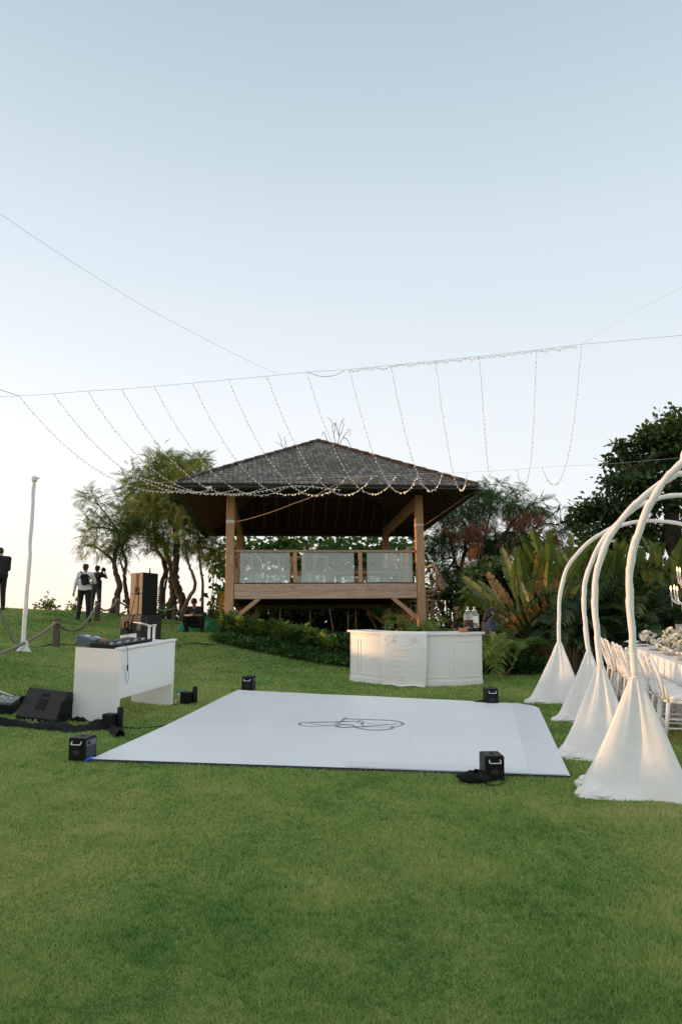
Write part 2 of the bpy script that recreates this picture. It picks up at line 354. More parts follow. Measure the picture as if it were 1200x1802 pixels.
# corners of the dance floor (also keeps the grass off it)
FL, FR, BL, BR = G(160, 1341), G(1003, 1371), G(420, 1217), G(945, 1243)
def floor_pt(u, v, dz=0.0):
    p = (FL * (1 - u) + FR * u) * (1 - v) + (BL * (1 - u) + BR * u) * v
    return Vector((p.x, p.y, T(p.x, p.y) + dz))
def in_quad(x, y, q, grow=0):
    c = sum(((a.x, a.y) for a in q), ()); cx = sum(a.x for a in q) / 4; cy = sum(a.y for a in q) / 4
    ok = np.ones(len(x), bool)
    for i in range(4):
        a, b = q[i], q[(i + 1) % 4]
        s = (b.x - a.x) * (y - a.y) - (b.y - a.y) * (x - a.x)
        ok &= s > -grow
    return ok
def grass():
    n = 1300000
    u = rng.random(n); y0, y1 = 2.6, 30.0; k = -.75
    y = (y0 ** k + u * (y1 ** k - y0 ** k)) ** (1 / k)
    x = (rng.random(n) * 2 - 1) * (y * .50 + 1.6)
    keep = ~in_quad(x, y, [FL, FR, BR, BL], .02)
    keep &= ~((y > 17.5) & (x > -2.9))          # planted bed and pavilion
    x, y = x[keep], y[keep]; n = len(x)
    z = terrain(x, y); a = rng.random(n) * 2 * np.pi
    far = np.clip((y - 3) / 12, 0, 1)
    tall = .6 + .55 * (np.sin(x * 3.1 + np.sin(y * 2.3)) * np.sin(y * 2.7 + 1.3 * np.sin(x * 1.9)) * .5 + .5)
    h = (.010 + .018 * rng.random(n) ** 1.5) * tall * (1 + .6 * far); w = (.0021 + .0014 * rng.random(n)) * (1 + 4.5 * far)
    lean = .038 * rng.random(n) ** .7; la = rng.random(n) * 2 * np.pi
    ca, sa = np.cos(a), np.sin(a)
    V = np.empty((n, 3, 3), np.float32)
    V[:, 0] = np.stack([x - ca * w, y - sa * w, z - .004], -1); V[:, 1] = np.stack([x + ca * w, y + sa * w, z - .004], -1)
    V[:, 2] = np.stack([x + lean * np.cos(la), y + lean * np.sin(la), z + h], -1)
    o = mesh_np('grass', V.reshape(-1, 3), np.arange(3 * n).reshape(-1, 3), lawn_material('grass_blade', 1))
    return tag(o, 'short mown grass blades with paler dry patches', 'grass', kind='stuff')
grass()

# ------------------------------------------------------------------ dance floor
def dance_floor():
    root = empty('dance_floor', floor_pt(.5, .5))
    tag(root, 'large square white vinyl dance floor with a grey script monogram', 'dance floor')
    o = root.location
    def L(p): return p - o
    nu, nv = 24, 24
    def shape(u, v, dz):
        # far right corner is clipped, edges slightly wavy
        if u > .94 and v > .94: k = max(0, (u - .94) / .06 + (v - .94) / .06 - 1); u -= .03 * k; v -= .03 * k
        return L(floor_pt(u, v, dz + .0015 * math.sin(u * 23) * math.sin(v * 17)))
    mb = MB(); mb.grid(lambda u, v: shape(u, v, .030), nu, nv)
    mb.build('vinyl_sheet', M_vinyl, root)
    b = MB()
    for f in (lambda t: (t, 0), lambda t: (1, t), lambda t: (1 - t, 1), lambda t: (0, 1 - t)):
        b.grid(lambda s, q: shape(*f(s), .0285 - .034 * q), nu, 1, False)
    b.build('underlay_edge', mat('dark_underlay', (.05, .045, .06), rough=.8), root)
    bd = MB()
    bd.grid(lambda u, v: shape(.925 + .072 * u, v * .995 + .0025, .0345), 3, nv); bd.build('border_strip', M_vinyl2, root)
    bd = MB()
    bd.grid(lambda u, v: shape(.55 + .374 * u, .003 + .05 * v, .0345), nu, 2); bd.build('border_strip', M_vinyl2, root)
    sm_ = mat('seam_line', (.80, .80, .81), rough=.5)
    for (u0, v0, u1, v1) in [(.33, .02, .33, .99), (.66, .05, .66, .99), (.02, .5, .92, .5)]:
        MB().ribbon([shape(u0 + (u1 - u0) * t / 20, v0 + (v1 - v0) * t / 20, .0325) for t in range(21)], .006).build('seam', sm_, root)
    # monogram strokes, traced on the floor
    def st(pts, w):
        q = []
        for a, c in [(p.x, p.y) for p in smooth_path([(x, y, 0) for x, y in pts], 6)]:
            g = G(510 + a / 5.4545, 1250 + c / 5.4545); q.append(L(Vector((g.x, g.y, T(g.x, g.y) + .034))))
        ws = [a * .8 for a in ramp_list(w, len(q))]; mg.ribbon(q, ws)
    mg = MB()
    st([(100, 146), (200, 142), (330, 138), (500, 133), (668, 127)], [.05, .055, .055, .05, .03])
    st([(678, 119), (668, 130), (648, 143)], [.02, .03, .02])
    st([(103, 145), (90, 157), (112, 170), (200, 179), (330, 174), (420, 161), (480, 141), (515, 113), (543, 97)], [.045, .04, .03, .022, .02, .025, .03, .045, .05])
    st([(190, 150), (255, 161), (345, 172), (445, 178)], [.016, .02, .02, .016])
    st([(520, 101), (560, 106), (760, 113), (940, 119), (1040, 132), (1086, 153), (1055, 174), (990, 186), (860, 188), (700, 184)], [.03, .045, .045, .04, .04, .045, .03, .018, .014, .012])
    st([(1022, 151), (1010, 155), (900, 165), (700, 181), (560, 188), (480, 186), (446, 175), (480, 163), (545, 160), (600, 170), (640, 189), (710, 207), (800, 216), (900, 213), (968, 204), (992, 189), (970, 178)],
       [.03, .035, .04, .045, .05, .05, .05, .05, .045, .04, .035, .035, .045, .05, .05, .05, .03])
    st([(707, 134), (688, 149), (704, 169)], [.03, .04, .03]); st([(700, 140), (790, 150), (900, 154)], [.012, .014, .010])
    mg.build('monogram', mat('grey_print', (.28, .30, .33), rough=.5), root)
dance_floor()

# ------------------------------------------------------------------ foliage generators
def quad_leaf(n_fold=1, tip=.5, w=.5):
    """leaf of unit length along x: two folded halves"""
    V = np.array([(0, 0, 0), (tip, w / 2, .06), (1, 0, -.04), (tip, -w / 2, .06), (tip, 0, 0)])
    return V, np.array([(0, 4, 1), (4, 2, 1), (0, 3, 4), (4, 3, 2)])
def feather_frond(npair=8, plen=.30, pw=.055, droop=.18, fold=.12, seed=0):
    """bipinnate frond of unit length: slim leaflets in pairs along a drooping stalk"""
    r = np.random.default_rng(seed); V = []; Fc = []
    for i in range(npair):
        t = .18 + .82 * i / (npair - 1); base = np.array([t, 0, -droop * t * t]); L = plen * (1 - .45 * abs(t - .5)) * (.8 + .4 * r.random())
        for s in (-1, 1):
            d = np.array([.45, s, -fold - .3 * r.random()]); d /= np.linalg.norm(d); n = np.array([d[1] * .0 + .9, -s * .45, 0]); n /= np.linalg.norm(n)
            b = len(V); V += [base, base + d * L * .5 + n * pw / 2, base + d * L, base + d * L * .5 - n * pw / 2]; Fc += [(b, b + 1, b + 2), (b, b + 2, b + 3)]
    b = len(V); V += [np.array([0, .012, 0]), np.array([0, -.012, 0]), np.array([.55, 0, -droop * .3]), np.array([1, 0, -droop])]; Fc += [(b, b + 1, b + 2), (b + 1, b + 3, b + 2)]
    return np.array(V), np.array(Fc)
def orient(d, roll):
    """rotation matrices with x along d, z near up, rolled"""
    d = d / np.linalg.norm(d, axis=1, keepdims=True); up = np.tile([0, 0, 1.0], (len(d), 1)); up[np.abs(d[:, 2]) > .97] = [1, 0, 0]
    y = np.cross(up, d); y /= np.linalg.norm(y, axis=1, keepdims=True); z = np.cross(d, y)
    c, s = np.cos(roll)[:, None], np.sin(roll)[:, None]
    return np.stack([d, y * c + z * s, -y * s + z * c], -1)
def scatter(tmpl, pos, d, size, roll):
    V, Fc = tmpl; M = orient(d, roll)
    W = np.einsum('nij,vj->nvi', M, V) * size[:, None, None] + pos[:, None, :]
    k = len(V); return W.reshape(-1, 3), (Fc[None] + (np.arange(len(pos)) * k)[:, None, None]).reshape(-1, Fc.shape[1])
def join(parts):
    Vs, Fs, b = [], [], 0
    for V, Fc in parts: Vs.append(V); Fs.append(Fc + b); b += len(V)
    return np.concatenate(Vs), np.concatenate(Fs)
def clump_points(c, rad, n, sub=9, spread=.34, shell=.6):
    """uneven: leaves gather round random centres inside an ellipsoid"""
    v = rng.normal(size=(sub, 3)); v /= np.linalg.norm(v, axis=1, keepdims=True)
    cen = v * (rng.random((sub, 1)) ** shell) * rad; k = rng.integers(0, sub, n)
    sc = spread * (.5 + rng.random(sub))[k][:, None]
    off = rng.normal(size=(n, 3)) * sc * rad
    p = cen[k] + off
    return p + c, off / rad + .35 * cen[k] / rad, cen + c
def pc(px, py, Y, rx, ry, rz=None):
    """clump given by its place and size in the photo and its distance"""
    s = Y / F; return np.array(P(px, py, Y)), np.array([rx * s, (rz if rz else (rx + ry) / 2) * s, ry * s])
FEATH = [feather_frond(seed=i) for i in range(3)]
FEATHD = [feather_frond(npair=9, plen=.28, pw=.050, droop=.28, fold=.25, seed=10 + i) for i in range(2)]
LEAF = [quad_leaf(w=.5), quad_leaf(w=.62, tip=.58)]
def foliage(clumps, tmpls, size, droop=.3, sub=9, spread=.34):
    parts = []; cens = []
    for c, rad, n in clumps:
        p, o, cc = clump_points(c, rad, n, sub, spread); cens.append(cc)
        d = o + rng.normal(size=(n, 3)) * .55; d[:, 2] -= droop
        sz = size * (.6 + .7 * rng.random(n)); k = rng.integers(0, len(tmpls), n)
        for j, tm in enumerate(tmpls):
            s = k == j
            if s.any(): parts.append(scatter(tm, p[s], d[s], sz[s], (rng.random(s.sum()) - .5) * 2.4))
    V, Fc = join(parts); return V, Fc, cens
def limb(mb, pts, r0, r1, n=7, wob=.0):
    q = smooth_path(pts, 5); k = len(q)
    if wob:
        q = [p + Vector((random.gauss(0, wob), random.gauss(0, wob), 0)) * (1 if 0 < i < k - 1 else 0) for i, p in enumerate(q)]
    mb.tube(q, [r0 + (r1 - r0) * (i / (k - 1)) ** .8 for i in range(k)], n)
def tree(name, label, trunks, clumps, tmpls, size, lm, group=None, droop=.3, sub=9, bark=None, twig=.5, spread=.34, cat='tree', crown2=None):
    """trunks: [(points, r0, r1)], clumps: [(centre, radii, n)]"""
    base = Vector(trunks[0][0][0]); base = Vector((base.x, base.y, T(base.x, base.y)))
    root = empty(name, base); tag(root, label, cat, group)
    V, Fc, cens = foliage(clumps, tmpls, size, droop, sub, spread)
    mb = MB(); tips = []
    for pts, r0, r1 in trunks:
        pts = [Vector(p) - base for p in pts]; limb(mb, pts, r0, r1, 8, r0 * .12); tips += [(pts[-1], r1), (pts[len(pts) // 2 + len(pts) % 2], r0 * .6 + r1 * .4)]
    for (c, rad, n), cc in zip(clumps, cens):
        c = Vector(c) - base
        t, r = min(tips, key=lambda a: (a[0] - c).length)
        mid = (t + c) / 2 + Vector((random.uniform(-.2, .2), random.uniform(-.2, .2), .12 * (t - c).length))
        limb(mb, [t, mid, c], min(r, .06) * .9, .018, 6, .01)
        for q in cc[:int(len(cc) * twig)]:
            q = Vector(q) - base; limb(mb, [c.lerp(mid, .3), (c + q) / 2 + Vector((0, 0, .05)), q], .02, .006, 4, .01)
    mb.build('trunk', bark or M_bark, root)
    mesh_np('crown', V - np.array(base), Fc, lm, root)
    if crown2:
        cl2, tm2, sz2, lm2, nm = crown2; V, Fc, _ = foliage(cl2, tm2, sz2, 1.2, sub); mesh_np(nm, V - np.array(base), Fc, lm2, root, kind='stuff')
    return root
LM_fresh = leafmat('fresh_feathery_leaf', [(.1, (.08, .12, .022)), (.45, (.185, .235, .036)), (.75, (.30, .32, .055)), (.95, (.40, .27, .07))], trans=.5)
LM_deep = leafmat('deep_green_leaf', [(.1, (.035, .085, .028)), (.5, (.08, .165, .045)), (.85, (.15, .24, .055)), (1, (.26, .24, .06))], trans=.45)
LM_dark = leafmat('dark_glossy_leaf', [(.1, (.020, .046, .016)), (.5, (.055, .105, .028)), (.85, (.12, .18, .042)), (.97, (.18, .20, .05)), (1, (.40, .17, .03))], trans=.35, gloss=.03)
LM_pod = leafmat('brown_seed_pod', [(.1, (.17, .07, .032)), (.6, (.33, .135, .06)), (1, (.46, .20, .085))], trans=.3)
LM_blue = leafmat('grey_green_leaf', [(.1, (.065, .12, .035)), (.5, (.15, .23, .060)), (.9, (.28, .33, .08))], trans=.5)
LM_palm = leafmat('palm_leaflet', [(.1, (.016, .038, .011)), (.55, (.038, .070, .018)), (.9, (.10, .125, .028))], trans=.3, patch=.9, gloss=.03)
LM_palml = leafmat('young_palm_leaflet', [(.1, (.08, .15, .03)), (.55, (.17, .26, .05)), (.9, (.32, .36, .08))], trans=.4)
LM_padd = leafmat('paddle_leaf', [(.1, (.055, .10, .018)), (.5, (.14, .19, .028)), (.85, (.26, .27, .04)), (1, (.38, .23, .035))], trans=.42, gloss=.045, patch=1.2)
LM_paddo = leafmat('dry_sunglow_paddle_leaf', [(.1, (.26, .15, .035)), (.6, (.40, .20, .045)), (1, (.48, .17, .03))], trans=.35, gloss=.05)  # orange of dead leaves, also painting the sun glow on the palms
LM_bed = leafmat('bed_leaf', [(.1, (.022, .07, .018)), (.5, (.055, .135, .03)), (.9, (.11, .21, .042))], trans=.3, patch=1.5, gloss=.03)
LM_varie = leafmat('yellow_green_leaf', [(.1, (.09, .19, .032)), (.5, (.24, .33, .055)), (.9, (.48, .48, .07))], trans=.35, patch=2, gloss=.04)

# ------------------------------------------------------------------ pavilion
PV = empty('pavilion', (-0.695, 22.68, 1.40), R_(5.5))
tag(PV, 'raised square wooden pavilion on posts with a grey shingled hip roof and glass railing', 'pavilion')
PVM = Matrix.Translation(PV.location) @ PV.rotation_quaternion.to_matrix().to_4x4()
def pvw(x, y, z): return PVM @ Vector((x, y, z))
DK, BB, RL, EB, ET, AP = 1.87, 1.47, 2.77, 4.10, 4.30, 6.60     # deck, beam bottom, rail, eave bottom/top, apex
HX, HY, RX, RY = 2.55, 2.95, 3.85, 4.25
def pavilion():
    g0 = lambda x, y: T(*pvw(x, y, 0).xy) - 1.40
    for sx_ in (-1, 1):
        for sy_ in (-1, 1):
            x, y = sx_ * HX, sy_ * HY
            fz = g0(x, y) + (.42 if sx_ < 0 else .35)
            p = MB().box((x, y, (fz + 4.28) / 2), (.215, .215, 4.28 - fz), bev=.012).build('post', M_wood, PV)
            MB().box((x, y, fz - .45), (.42, .42, .9), bev=.03).build('footing', M_stone, PV)
            if sy_ < 0:
                z = 3.52 if sx_ < 0 else 3.46
                MB().box((x, y, z), (.227, .227, .085 if sx_ < 0 else .04), bev=.004).build('strap', M_white, p)
    # floor beams: two planks high on each side, with bolts
    b = MB()
    for sy_ in (-1, 1):
        MB().box((0, sy_ * (HY - .02), DK - .10), (2 * HX - .23, .15, .195), bev=.008).build('beam_plank', M_woodh, PV)
        MB().box((.0, sy_ * (HY - .015), BB + .10), (2 * HX - .23, .16, .195), bev=.008).build('beam_plank', M_woodh, PV)
    for sx_ in (-1, 1):
        MB().box((sx_ * HX, 0, (DK + BB) / 2), (.15, 2 * HY - .25, DK - BB), bev=.008).build('beam', M_wood, PV)
    for i in range(16):
        x = -1.9 + i * .26
        for q in (0, 1): b.box((x + .3 * math.sin(i * 7.1), -HY - .058, BB + .10 + .2 * q + .05 * math.sin(i * 3.3)), (.022, .012, .022))
    b.build('bolt', M_dwire, PV, kind='stuff')
    for i in range(7):
        y = -2.35 + i * .78; MB().box((0, y, DK - .19), (2 * HX - .16, .08, .2)).build('joist', M_woodd, PV)
    for i in range(28):
        y = -HY + .10 + i * .212
        MB().box((0, y, DK - .018), (2 * HX - .25, .205, .03)).build('deck_board', M_woodh, PV)
    for sx_ in (-1, 1):
        for sy_ in (-1, 1):
            x = sx_ * (HX - .12)
            MB().bar((x, sy_ * HY, BB - .52), (sx_ * (HX - .78), sy_ * HY, BB + .02), .10, .11, up=(0, 1, 0)).build('brace', M_wood, PV)
    # railing: hand rail, small posts, glass
    for sy_ in (-1, 1):
        MB().box((0, sy_ * HY, RL - .03), (2 * HX - .24, .12, .06), bev=.008).build('hand_rail', M_wood, PV)
        MB().box((0, sy_ * HY, DK + .014), (2 * HX - .24, .09, .025)).build('bottom_rail', M_woodd, PV)
        for x in (-.83, .92):
            MB().box((x, sy_ * HY, (DK + RL) / 2 - .015), (.10, .09, RL - DK - .085), bev=.006).build('rail_post', M_wood, PV)
        for a, c in ((-2.28, -.97), (-.66, .75), (1.10, 2.34)):
            MB().box(((a + c) / 2, sy_ * HY, (DK + RL) / 2 - .01), (c - a, .012, RL - DK - .09)).build('glass_panel', M_glass, PV)
    for sx_ in (-1,):
        MB().box((sx_ * HX, 0, RL - .03), (.12, 2 * HY - .24, .06), bev=.008).build('hand_rail', M_wood, PV)
        for y in (-1, 1): MB().box((sx_ * HX, y, (DK + RL) / 2 - .02), (.09, .10, RL - DK - .08)).build('rail_post', M_wood, PV)
        for y in (-1.9, 0, 1.9): MB().box((sx_ * HX, y, (DK + RL) / 2 - .01), (.012, 1.5, RL - DK - .09)).build('glass_panel', M_glass, PV)
    # top plates and roof structure
    for sy_ in (-1, 1): MB().box((0, sy_ * HY, 4.30 if sy_ < 0 else 4.14), (2 * HX - .25, .16, .16 if sy_ < 0 else .22)).build('top_beam', M_woodd, PV)  # front and back beams coloured dark to paint the shade under the roof
    for sx_ in (-1, 1): MB().box((sx_ * HX, 0, 4.14), (.16, 2 * HY - .25, .22)).build('top_beam', M_wood, PV)
    cor = [Vector((-RX, -RY, ET)), Vector((RX, -RY, ET)), Vector((RX, RY, ET)), Vector((-RX, RY, ET))]
    apex = Vector((0, 0, AP))
    for i in range(4):
        a, c = cor[i], cor[(i + 1) % 4]; e = (c - a).normalized(); mid = (a + c) / 2; up = (apex - mid); L = up.length; up.normalize(); nr = e.cross(up).normalized()
        W = (c - a).length / 2
        dn = -nr
        # lining boards under the roof, butted
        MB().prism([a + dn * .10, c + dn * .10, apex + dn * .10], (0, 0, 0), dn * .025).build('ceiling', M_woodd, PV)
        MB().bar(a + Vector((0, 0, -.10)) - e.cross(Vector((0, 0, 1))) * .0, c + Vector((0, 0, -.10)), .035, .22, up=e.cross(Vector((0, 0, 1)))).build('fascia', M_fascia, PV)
        n = int(2 * W / .42)
        for k in range(1, n):
            s = -W + 2 * W * k / n; t = L * (1 - abs(s) / W) - .12
            if t < .5: continue
            p0 = mid + e * s + up * .06 + dn * .165; MB().bar(p0, p0 + up * (t - .06), .055, .075, up=nr).build('rafter', M_woodw, PV)
        MB().bar(a + Vector((0, 0, -.16)), apex + Vector((0, 0, -.30)), .09, .14).build('hip_rafter', M_woodd, PV)
        # shingles: real overlapping pieces
        rows = 21; ex = L / rows; w = .128
        V = []; Fs = []
        for r in range(rows):
            t0 = r * ex; half = W * (1 - t0 / L); cnt = int(2 * half / w) + 2
            for q in range(cnt):
                s = -half + (q + (.5 if r % 2 else 0)) * w - w * .5 + rng.normal() * .004
                if abs(s) > half + .02: continue
                hh = min(ex * 1.18, (L - t0) * .999); lift = .026 + .016 * rng.random(); ww = w * .475; dz = rng.normal() * .008
                s2 = max(-half, min(half, s))
                def pt(u, v, h): return mid + e * (s2 + u) + up * (t0 + v + dz) + nr * h
                sl = lambda v: ww if True else 0
                bb = len(V)
                V += [pt(-ww, hh, .004), pt(ww, hh, .004), pt(ww, .045, lift), pt(ww * .45, 0, lift), pt(-ww * .45, 0, lift), pt(-ww, .045, lift),
                      pt(ww, .045, .002), pt(ww * .45, 0, .002), pt(-ww * .45, 0, .002), pt(-ww, .045, .002)]
                Fs += [(bb, bb + 5, bb + 2, bb + 1), (bb + 5, bb + 4, bb + 3, bb + 2), (bb + 2, bb + 3, bb + 7, bb + 6), (bb + 3, bb + 4, bb + 8, bb + 7), (bb + 4, bb + 5, bb + 9, bb + 8)]
        mesh_np('shingles', np.array([tuple(v) for v in V]), Fs, M_shingle, PV, kind='stuff')
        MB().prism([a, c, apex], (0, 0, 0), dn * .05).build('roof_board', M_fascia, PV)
        # ridge tiles up each hip
        k = 14
        for q in range(k):
            p0 = a.lerp(apex, q / k) + Vector((0, 0, .035)); p1 = a.lerp(apex, (q + 1.12) / k) + Vector((0, 0, .025))
            MB().tube([p0, p1], [.075, .062], 6).build('ridge_tile', M_cap if i in (1, 2) else M_capd, PV)  # right hips get the painted sun tint, left hips the plain grey
    MB().lathe([(.16, AP - .06), (.13, AP + .04), (.05, AP + .09), (.01, AP + .10)], 8).build('roof_finial', M_capd, PV)
M_capd = mat('grey_ridge', (.10, .085, .075), (.15, .12, .10), rough=.85, scale=6, bump=.4)
def shingle_mat():
    m = mat('wood_shingle', (.30, .26, .235), (.16, .14, .128), rough=.85, scale=9, bump=.5, dist=.01, spec=.2)
    t = m.node_tree; b = t.nodes['Principled BSDF']; g = N(t, 'ShaderNodeNewGeometry')
    r = ramp(t, [(0, (.11, .096, .088)), (.6, (.245, .215, .195)), (1, (.39, .345, .315))], 'LINEAR'); t.links.new(g.outputs['Random Per Island'], r.inputs[0])
    old = b.inputs['Base Color'].links[0].from_socket
    mx_ = N(t, 'ShaderNodeMix', data_type='RGBA'); mx_.inputs[0].default_value = .6
    t.links.new(old, mx_.inputs[6]); t.links.new(r.outputs[0], mx_.inputs[7]); t.links.new(mx_.outputs[2], b.inputs['Base Color'])
    return m
M_shingle = shingle_mat()
pavilion()

def bar_stool(x, y, rz, label):
    root = empty('bar_stool', pvw(x, y, DK), R_(5.5) + rz); tag(root, label, 'bar stool', 'wooden stools on the pavilion deck')
    MB().box((0, 0, .83), (.46, .34, .05), bev=.01).build('seat', M_woodh, root)
    for sx_ in (-1, 1):
        for sy_ in (-1, 1): MB().bar((sx_ * .16, sy_ * .11, .805), (sx_ * .24, sy_ * .17, 0), .055, .05).build('leg', M_woodh, root)
    for sy_ in (-1, 1): MB().bar((-.20, sy_ * .145, .36), (.20, sy_ * .145, .36), .03, .05).build('rung', M_wood, root)
    for sx_ in (-1, 1): MB().bar((sx_ * .185, -.12, .60), (sx_ * .185, .12, .60), .03, .05).build('rung', M_wood, root)
for x, y, rz, lb in [(-2.17, -2.05, .05, 'leftmost wooden bar stool seen through the left glass panel'), (-1.42, -2.0, -.04, 'second bar stool from the left behind the left glass panel'),
                     (-.72, -1.75, .02, 'wooden bar stool standing behind the left small railing post'), (-.08, -1.9, .06, 'wooden bar stool behind the left half of the middle glass panel')]:
    bar_stool(x, y, rz, lb)
def daybed():
    root = empty('daybed', pvw(1.35, -1.2, DK), R_(5.5)); tag(root, 'long low wooden daybed with a raised arm frame behind the right glass panels', 'daybed')
    MB().box((0, 0, .42), (2.4, .9, .07), bev=.01).build('frame', M_wood, root)
    MB().box((0.02, 0, .50), (2.3, .84, .09), bev=.03).build('mattress', mat('olive_cushion', (.18, .20, .15), (.14, .16, .12), rough=.9, scale=20, bump=.2), root)
    for sx_ in (-1, 1):
        for sy_ in (-1, 1): MB().box((sx_ * 1.08, sy_ * .38, .195), (.12, .08, .385)).build('leg', M_wood, root)
    MB().box((1.10, -.41, .78), (.08, .07, .66)).build('arm_post', M_wood, root); MB().box((1.10, .41, .78), (.08, .07, .66)).build('arm_post', M_wood, root)
    MB().bar((1.10, -.445, 1.10), (1.42, -.1, 1.22), .05, .08).build('arm_rest', M_wood, root)
    MB().box((.72, -.41, .73), (.68, .045, .06)).build('side_rail', M_wood, root); MB().box((.40, -.41, .60), (.05, .05, .22)).build('spindle', M_wood, root)
    c = empty('cushion', pvw(2.05, -1.15, DK + .56), R_(15)); tag(c, 'cream cushion leaning at the right end of the daybed', 'cushion')
    MB().box((0, 0, .24), (.34, .16, .46), Matrix.Rotation(.15, 3, 'X'), bev=.06).build('cover', mat('cream_cloth', (.55, .50, .40), (.48, .43, .35), rough=.9, scale=10, bump=.2), c)
daybed()
def stairs():
    root = empty('staircase', pvw(3.15, -2.6, T(*pvw(3.15, -2.6, 0).xy) - 1.40), R_(5.5)); tag(root, 'open wooden staircase with slatted hand rail climbing to the right side of the pavilion', 'staircase')
    oz = root.location.z - 1.40; top = DK - oz; n = 11; rise = top / n; run = 2.5 / n
    for i in range(n):
        MB().box((0, .12 + i * run, (i + 1) * rise - .02), (.86, run + .03, .04)).build('step', M_woodh, root)
    MB().box((0, 3.2, top - .03), (.92, 1.15, .06)).build('landing', M_woodh, root)
    for y in (2.75, 3.65):
        for x in (-.38, .38): MB().box((x, y, top / 2 - .08), (.12, .12, top)).build('landing_post', M_wood, root)
    for x in (-.46, .46): MB().bar((x, -.02, -.02), (x, 2.62, top - .12), .045, .22, up=(0, 1, 0)).build('stringer', M_woodg, root)
    # right hand rail with newel and balusters
    MB().box((.47, -.02, .50), (.17, .17, 1.14), bev=.01).build('newel_post', M_wood, root); MB().lathe([(.12, 1.07), (.11, 1.12), (.03, 1.16)], 4, (.47, -.02, 0), False).build('newel_cap', M_wood, root)
    MB().bar((.47, .03, .98), (.47, 2.55, top + .80), .10, .06, up=(1, 0, 0)).build('hand_rail', M_woodg, root)
    MB().bar((.47, 2.55, top + .79), (.12, 2.95, top + .74), .09, .05).build('hand_rail', M_wood, root)
    for i in range(6):
        y = .36 + i * .42; zb = (y / 2.62) * top + .05; zt = .98 + (y - .03) / 2.52 * (top - .18) - .04
        MB().bar((.47, y, zb), (.47, y, zt), .05, .05).build('baluster', M_wood, root)
M_woodg = mat('grey_weathered_wood', (.22, .20, .20), (.15, .135, .13), rough=.8, scale=5, stretch=(6, 1, 1), bump=.3, dist=.01)
stairs()
def low_railing():
    a = P(697, 1071, 22.2); b = P(711, 1116, 20.9); base = Vector((b.x, b.y, T(b.x, b.y)))
    root = empty('slatted_railing', base); tag(root, 'leaning orange brown slatted railing under the right end of the pavilion floor', 'railing')
    a -= base; b -= base; low = Vector((0, 0, -.62))
    MB().bar(a, b, .09, .07).build('hand_rail', M_wood, root)
    MB().bar(a + low, b + Vector((.05, 0, -b.z + .06)), .05, .1).build('bottom_rail', M_wood, root)
    for i in range(5):
        t = .1 + .2 * i; p = a.lerp(b, t); MB().bar(p, p + Vector((.02, 0, -.62 if i < 4 else -.5)), .05, .05).build('baluster', M_woodg, root)
    for dx in (.22, .42):
        q = Vector((dx, .5, 0)); MB().box((q.x, q.y, .55), (.09, .09, 1.1)).build('post', M_wood, root)
    MB().bar((.0, .5, .85), (1.0, .6, .95), .06, .08).build('cross_rail', M_wood, root)
low_railing()

# ------------------------------------------------------------------ trees and planting
def tb(px, Y):
    p = P(px, 1090, Y); return Vector((p.x, p.y, T(p.x, p.y) - .05))
def tp(px, Y, pts, dy=None):
    return [tb(px, Y)] + [P(a, b, Y + (0 if dy is None else dy * i)) for i, (a, b) in enumerate(pts)]
def cl(Y, *specs):
    o = []
    for px, py, rx, ry, n in specs:
        c, r = pc(px, py, Y + rng.normal() * .35, rx, ry); o.append((c, r, n))
    return o
GL = 'trees on the left ridge'
tree('small_tree', 'thin crooked tree with sparse feathery leaves behind the rope fence', [(tp(197, 26, [(203, 1062), (211, 1034), (205, 1010), (202, 990), (206, 962), (210, 935)]), .15, .05)],
     cl(26, (200, 935, 26, 22, 190), (170, 885, 20, 20, 110), (158, 930, 22, 22, 70), (195, 965, 26, 10, 80), (218, 920, 16, 22, 110), (150, 960, 16, 8, 30), (178, 915, 14, 14, 60)), FEATHD, .36, LM_blue, GL, .1, 6, M_bark)
tree('small_tree', 'slim leaning tree with a wispy crown between the crooked tree and speaker stack', [(tp(233, 26.5, [(226, 1060), (221, 1035), (220, 1008), (222, 990), (216, 965)]), .11, .04)],
     cl(26.5, (222, 955, 18, 26, 110), (232, 910, 20, 20, 90), (212, 985, 12, 10, 25)), FEATHD, .34, LM_blue, GL, .1, 6, M_bark)
tree('feathery_tree', 'large spreading tree with dense yellow green feathery crown beside the pavilion roof',
     [(tp(328, 27, [(323, 1063), (314, 1039), (308, 1016), (310, 991), (312, 960), (309, 930)]), .17, .11), (tp(300, 27.4, [(305, 1050), (303, 1027), (302, 1005), (296, 982), (290, 955)]), .18, .08)],
     cl(27, (300, 905, 60, 30, 1000), (325, 860, 45, 28, 800), (262, 935, 36, 24, 560), (345, 915, 36, 34, 560), (300, 955, 55, 18, 420), (275, 880, 36, 24, 380), (360, 950, 28, 26, 240), (352, 835, 26, 18, 170)), FEATH, .34, LM_fresh, GL, -.05, 14, M_bark)
tree('feathery_tree', 'taller light grey green feathery tree rising above the left eave of the pavilion',
     [(tp(283, 28, [(285, 1032), (291, 1005), (286, 982), (275, 960), (270, 900), (272, 850)]), .10, .05), (tp(287, 28, [(290, 1040), (295, 1010), (292, 985), (288, 930)]), .06, .03)],
     cl(28, (272, 820, 26, 24, 330), (292, 850, 34, 24, 420), (255, 850, 24, 28, 260), (232, 860, 16, 22, 110), (245, 890, 24, 20, 210), (320, 818, 28, 13, 220), (352, 812, 24, 11, 170), (215, 885, 16, 16, 55), (226, 842, 12, 18, 40)), FEATHD, .36, LM_blue, GL, .05, 9, M_bark)
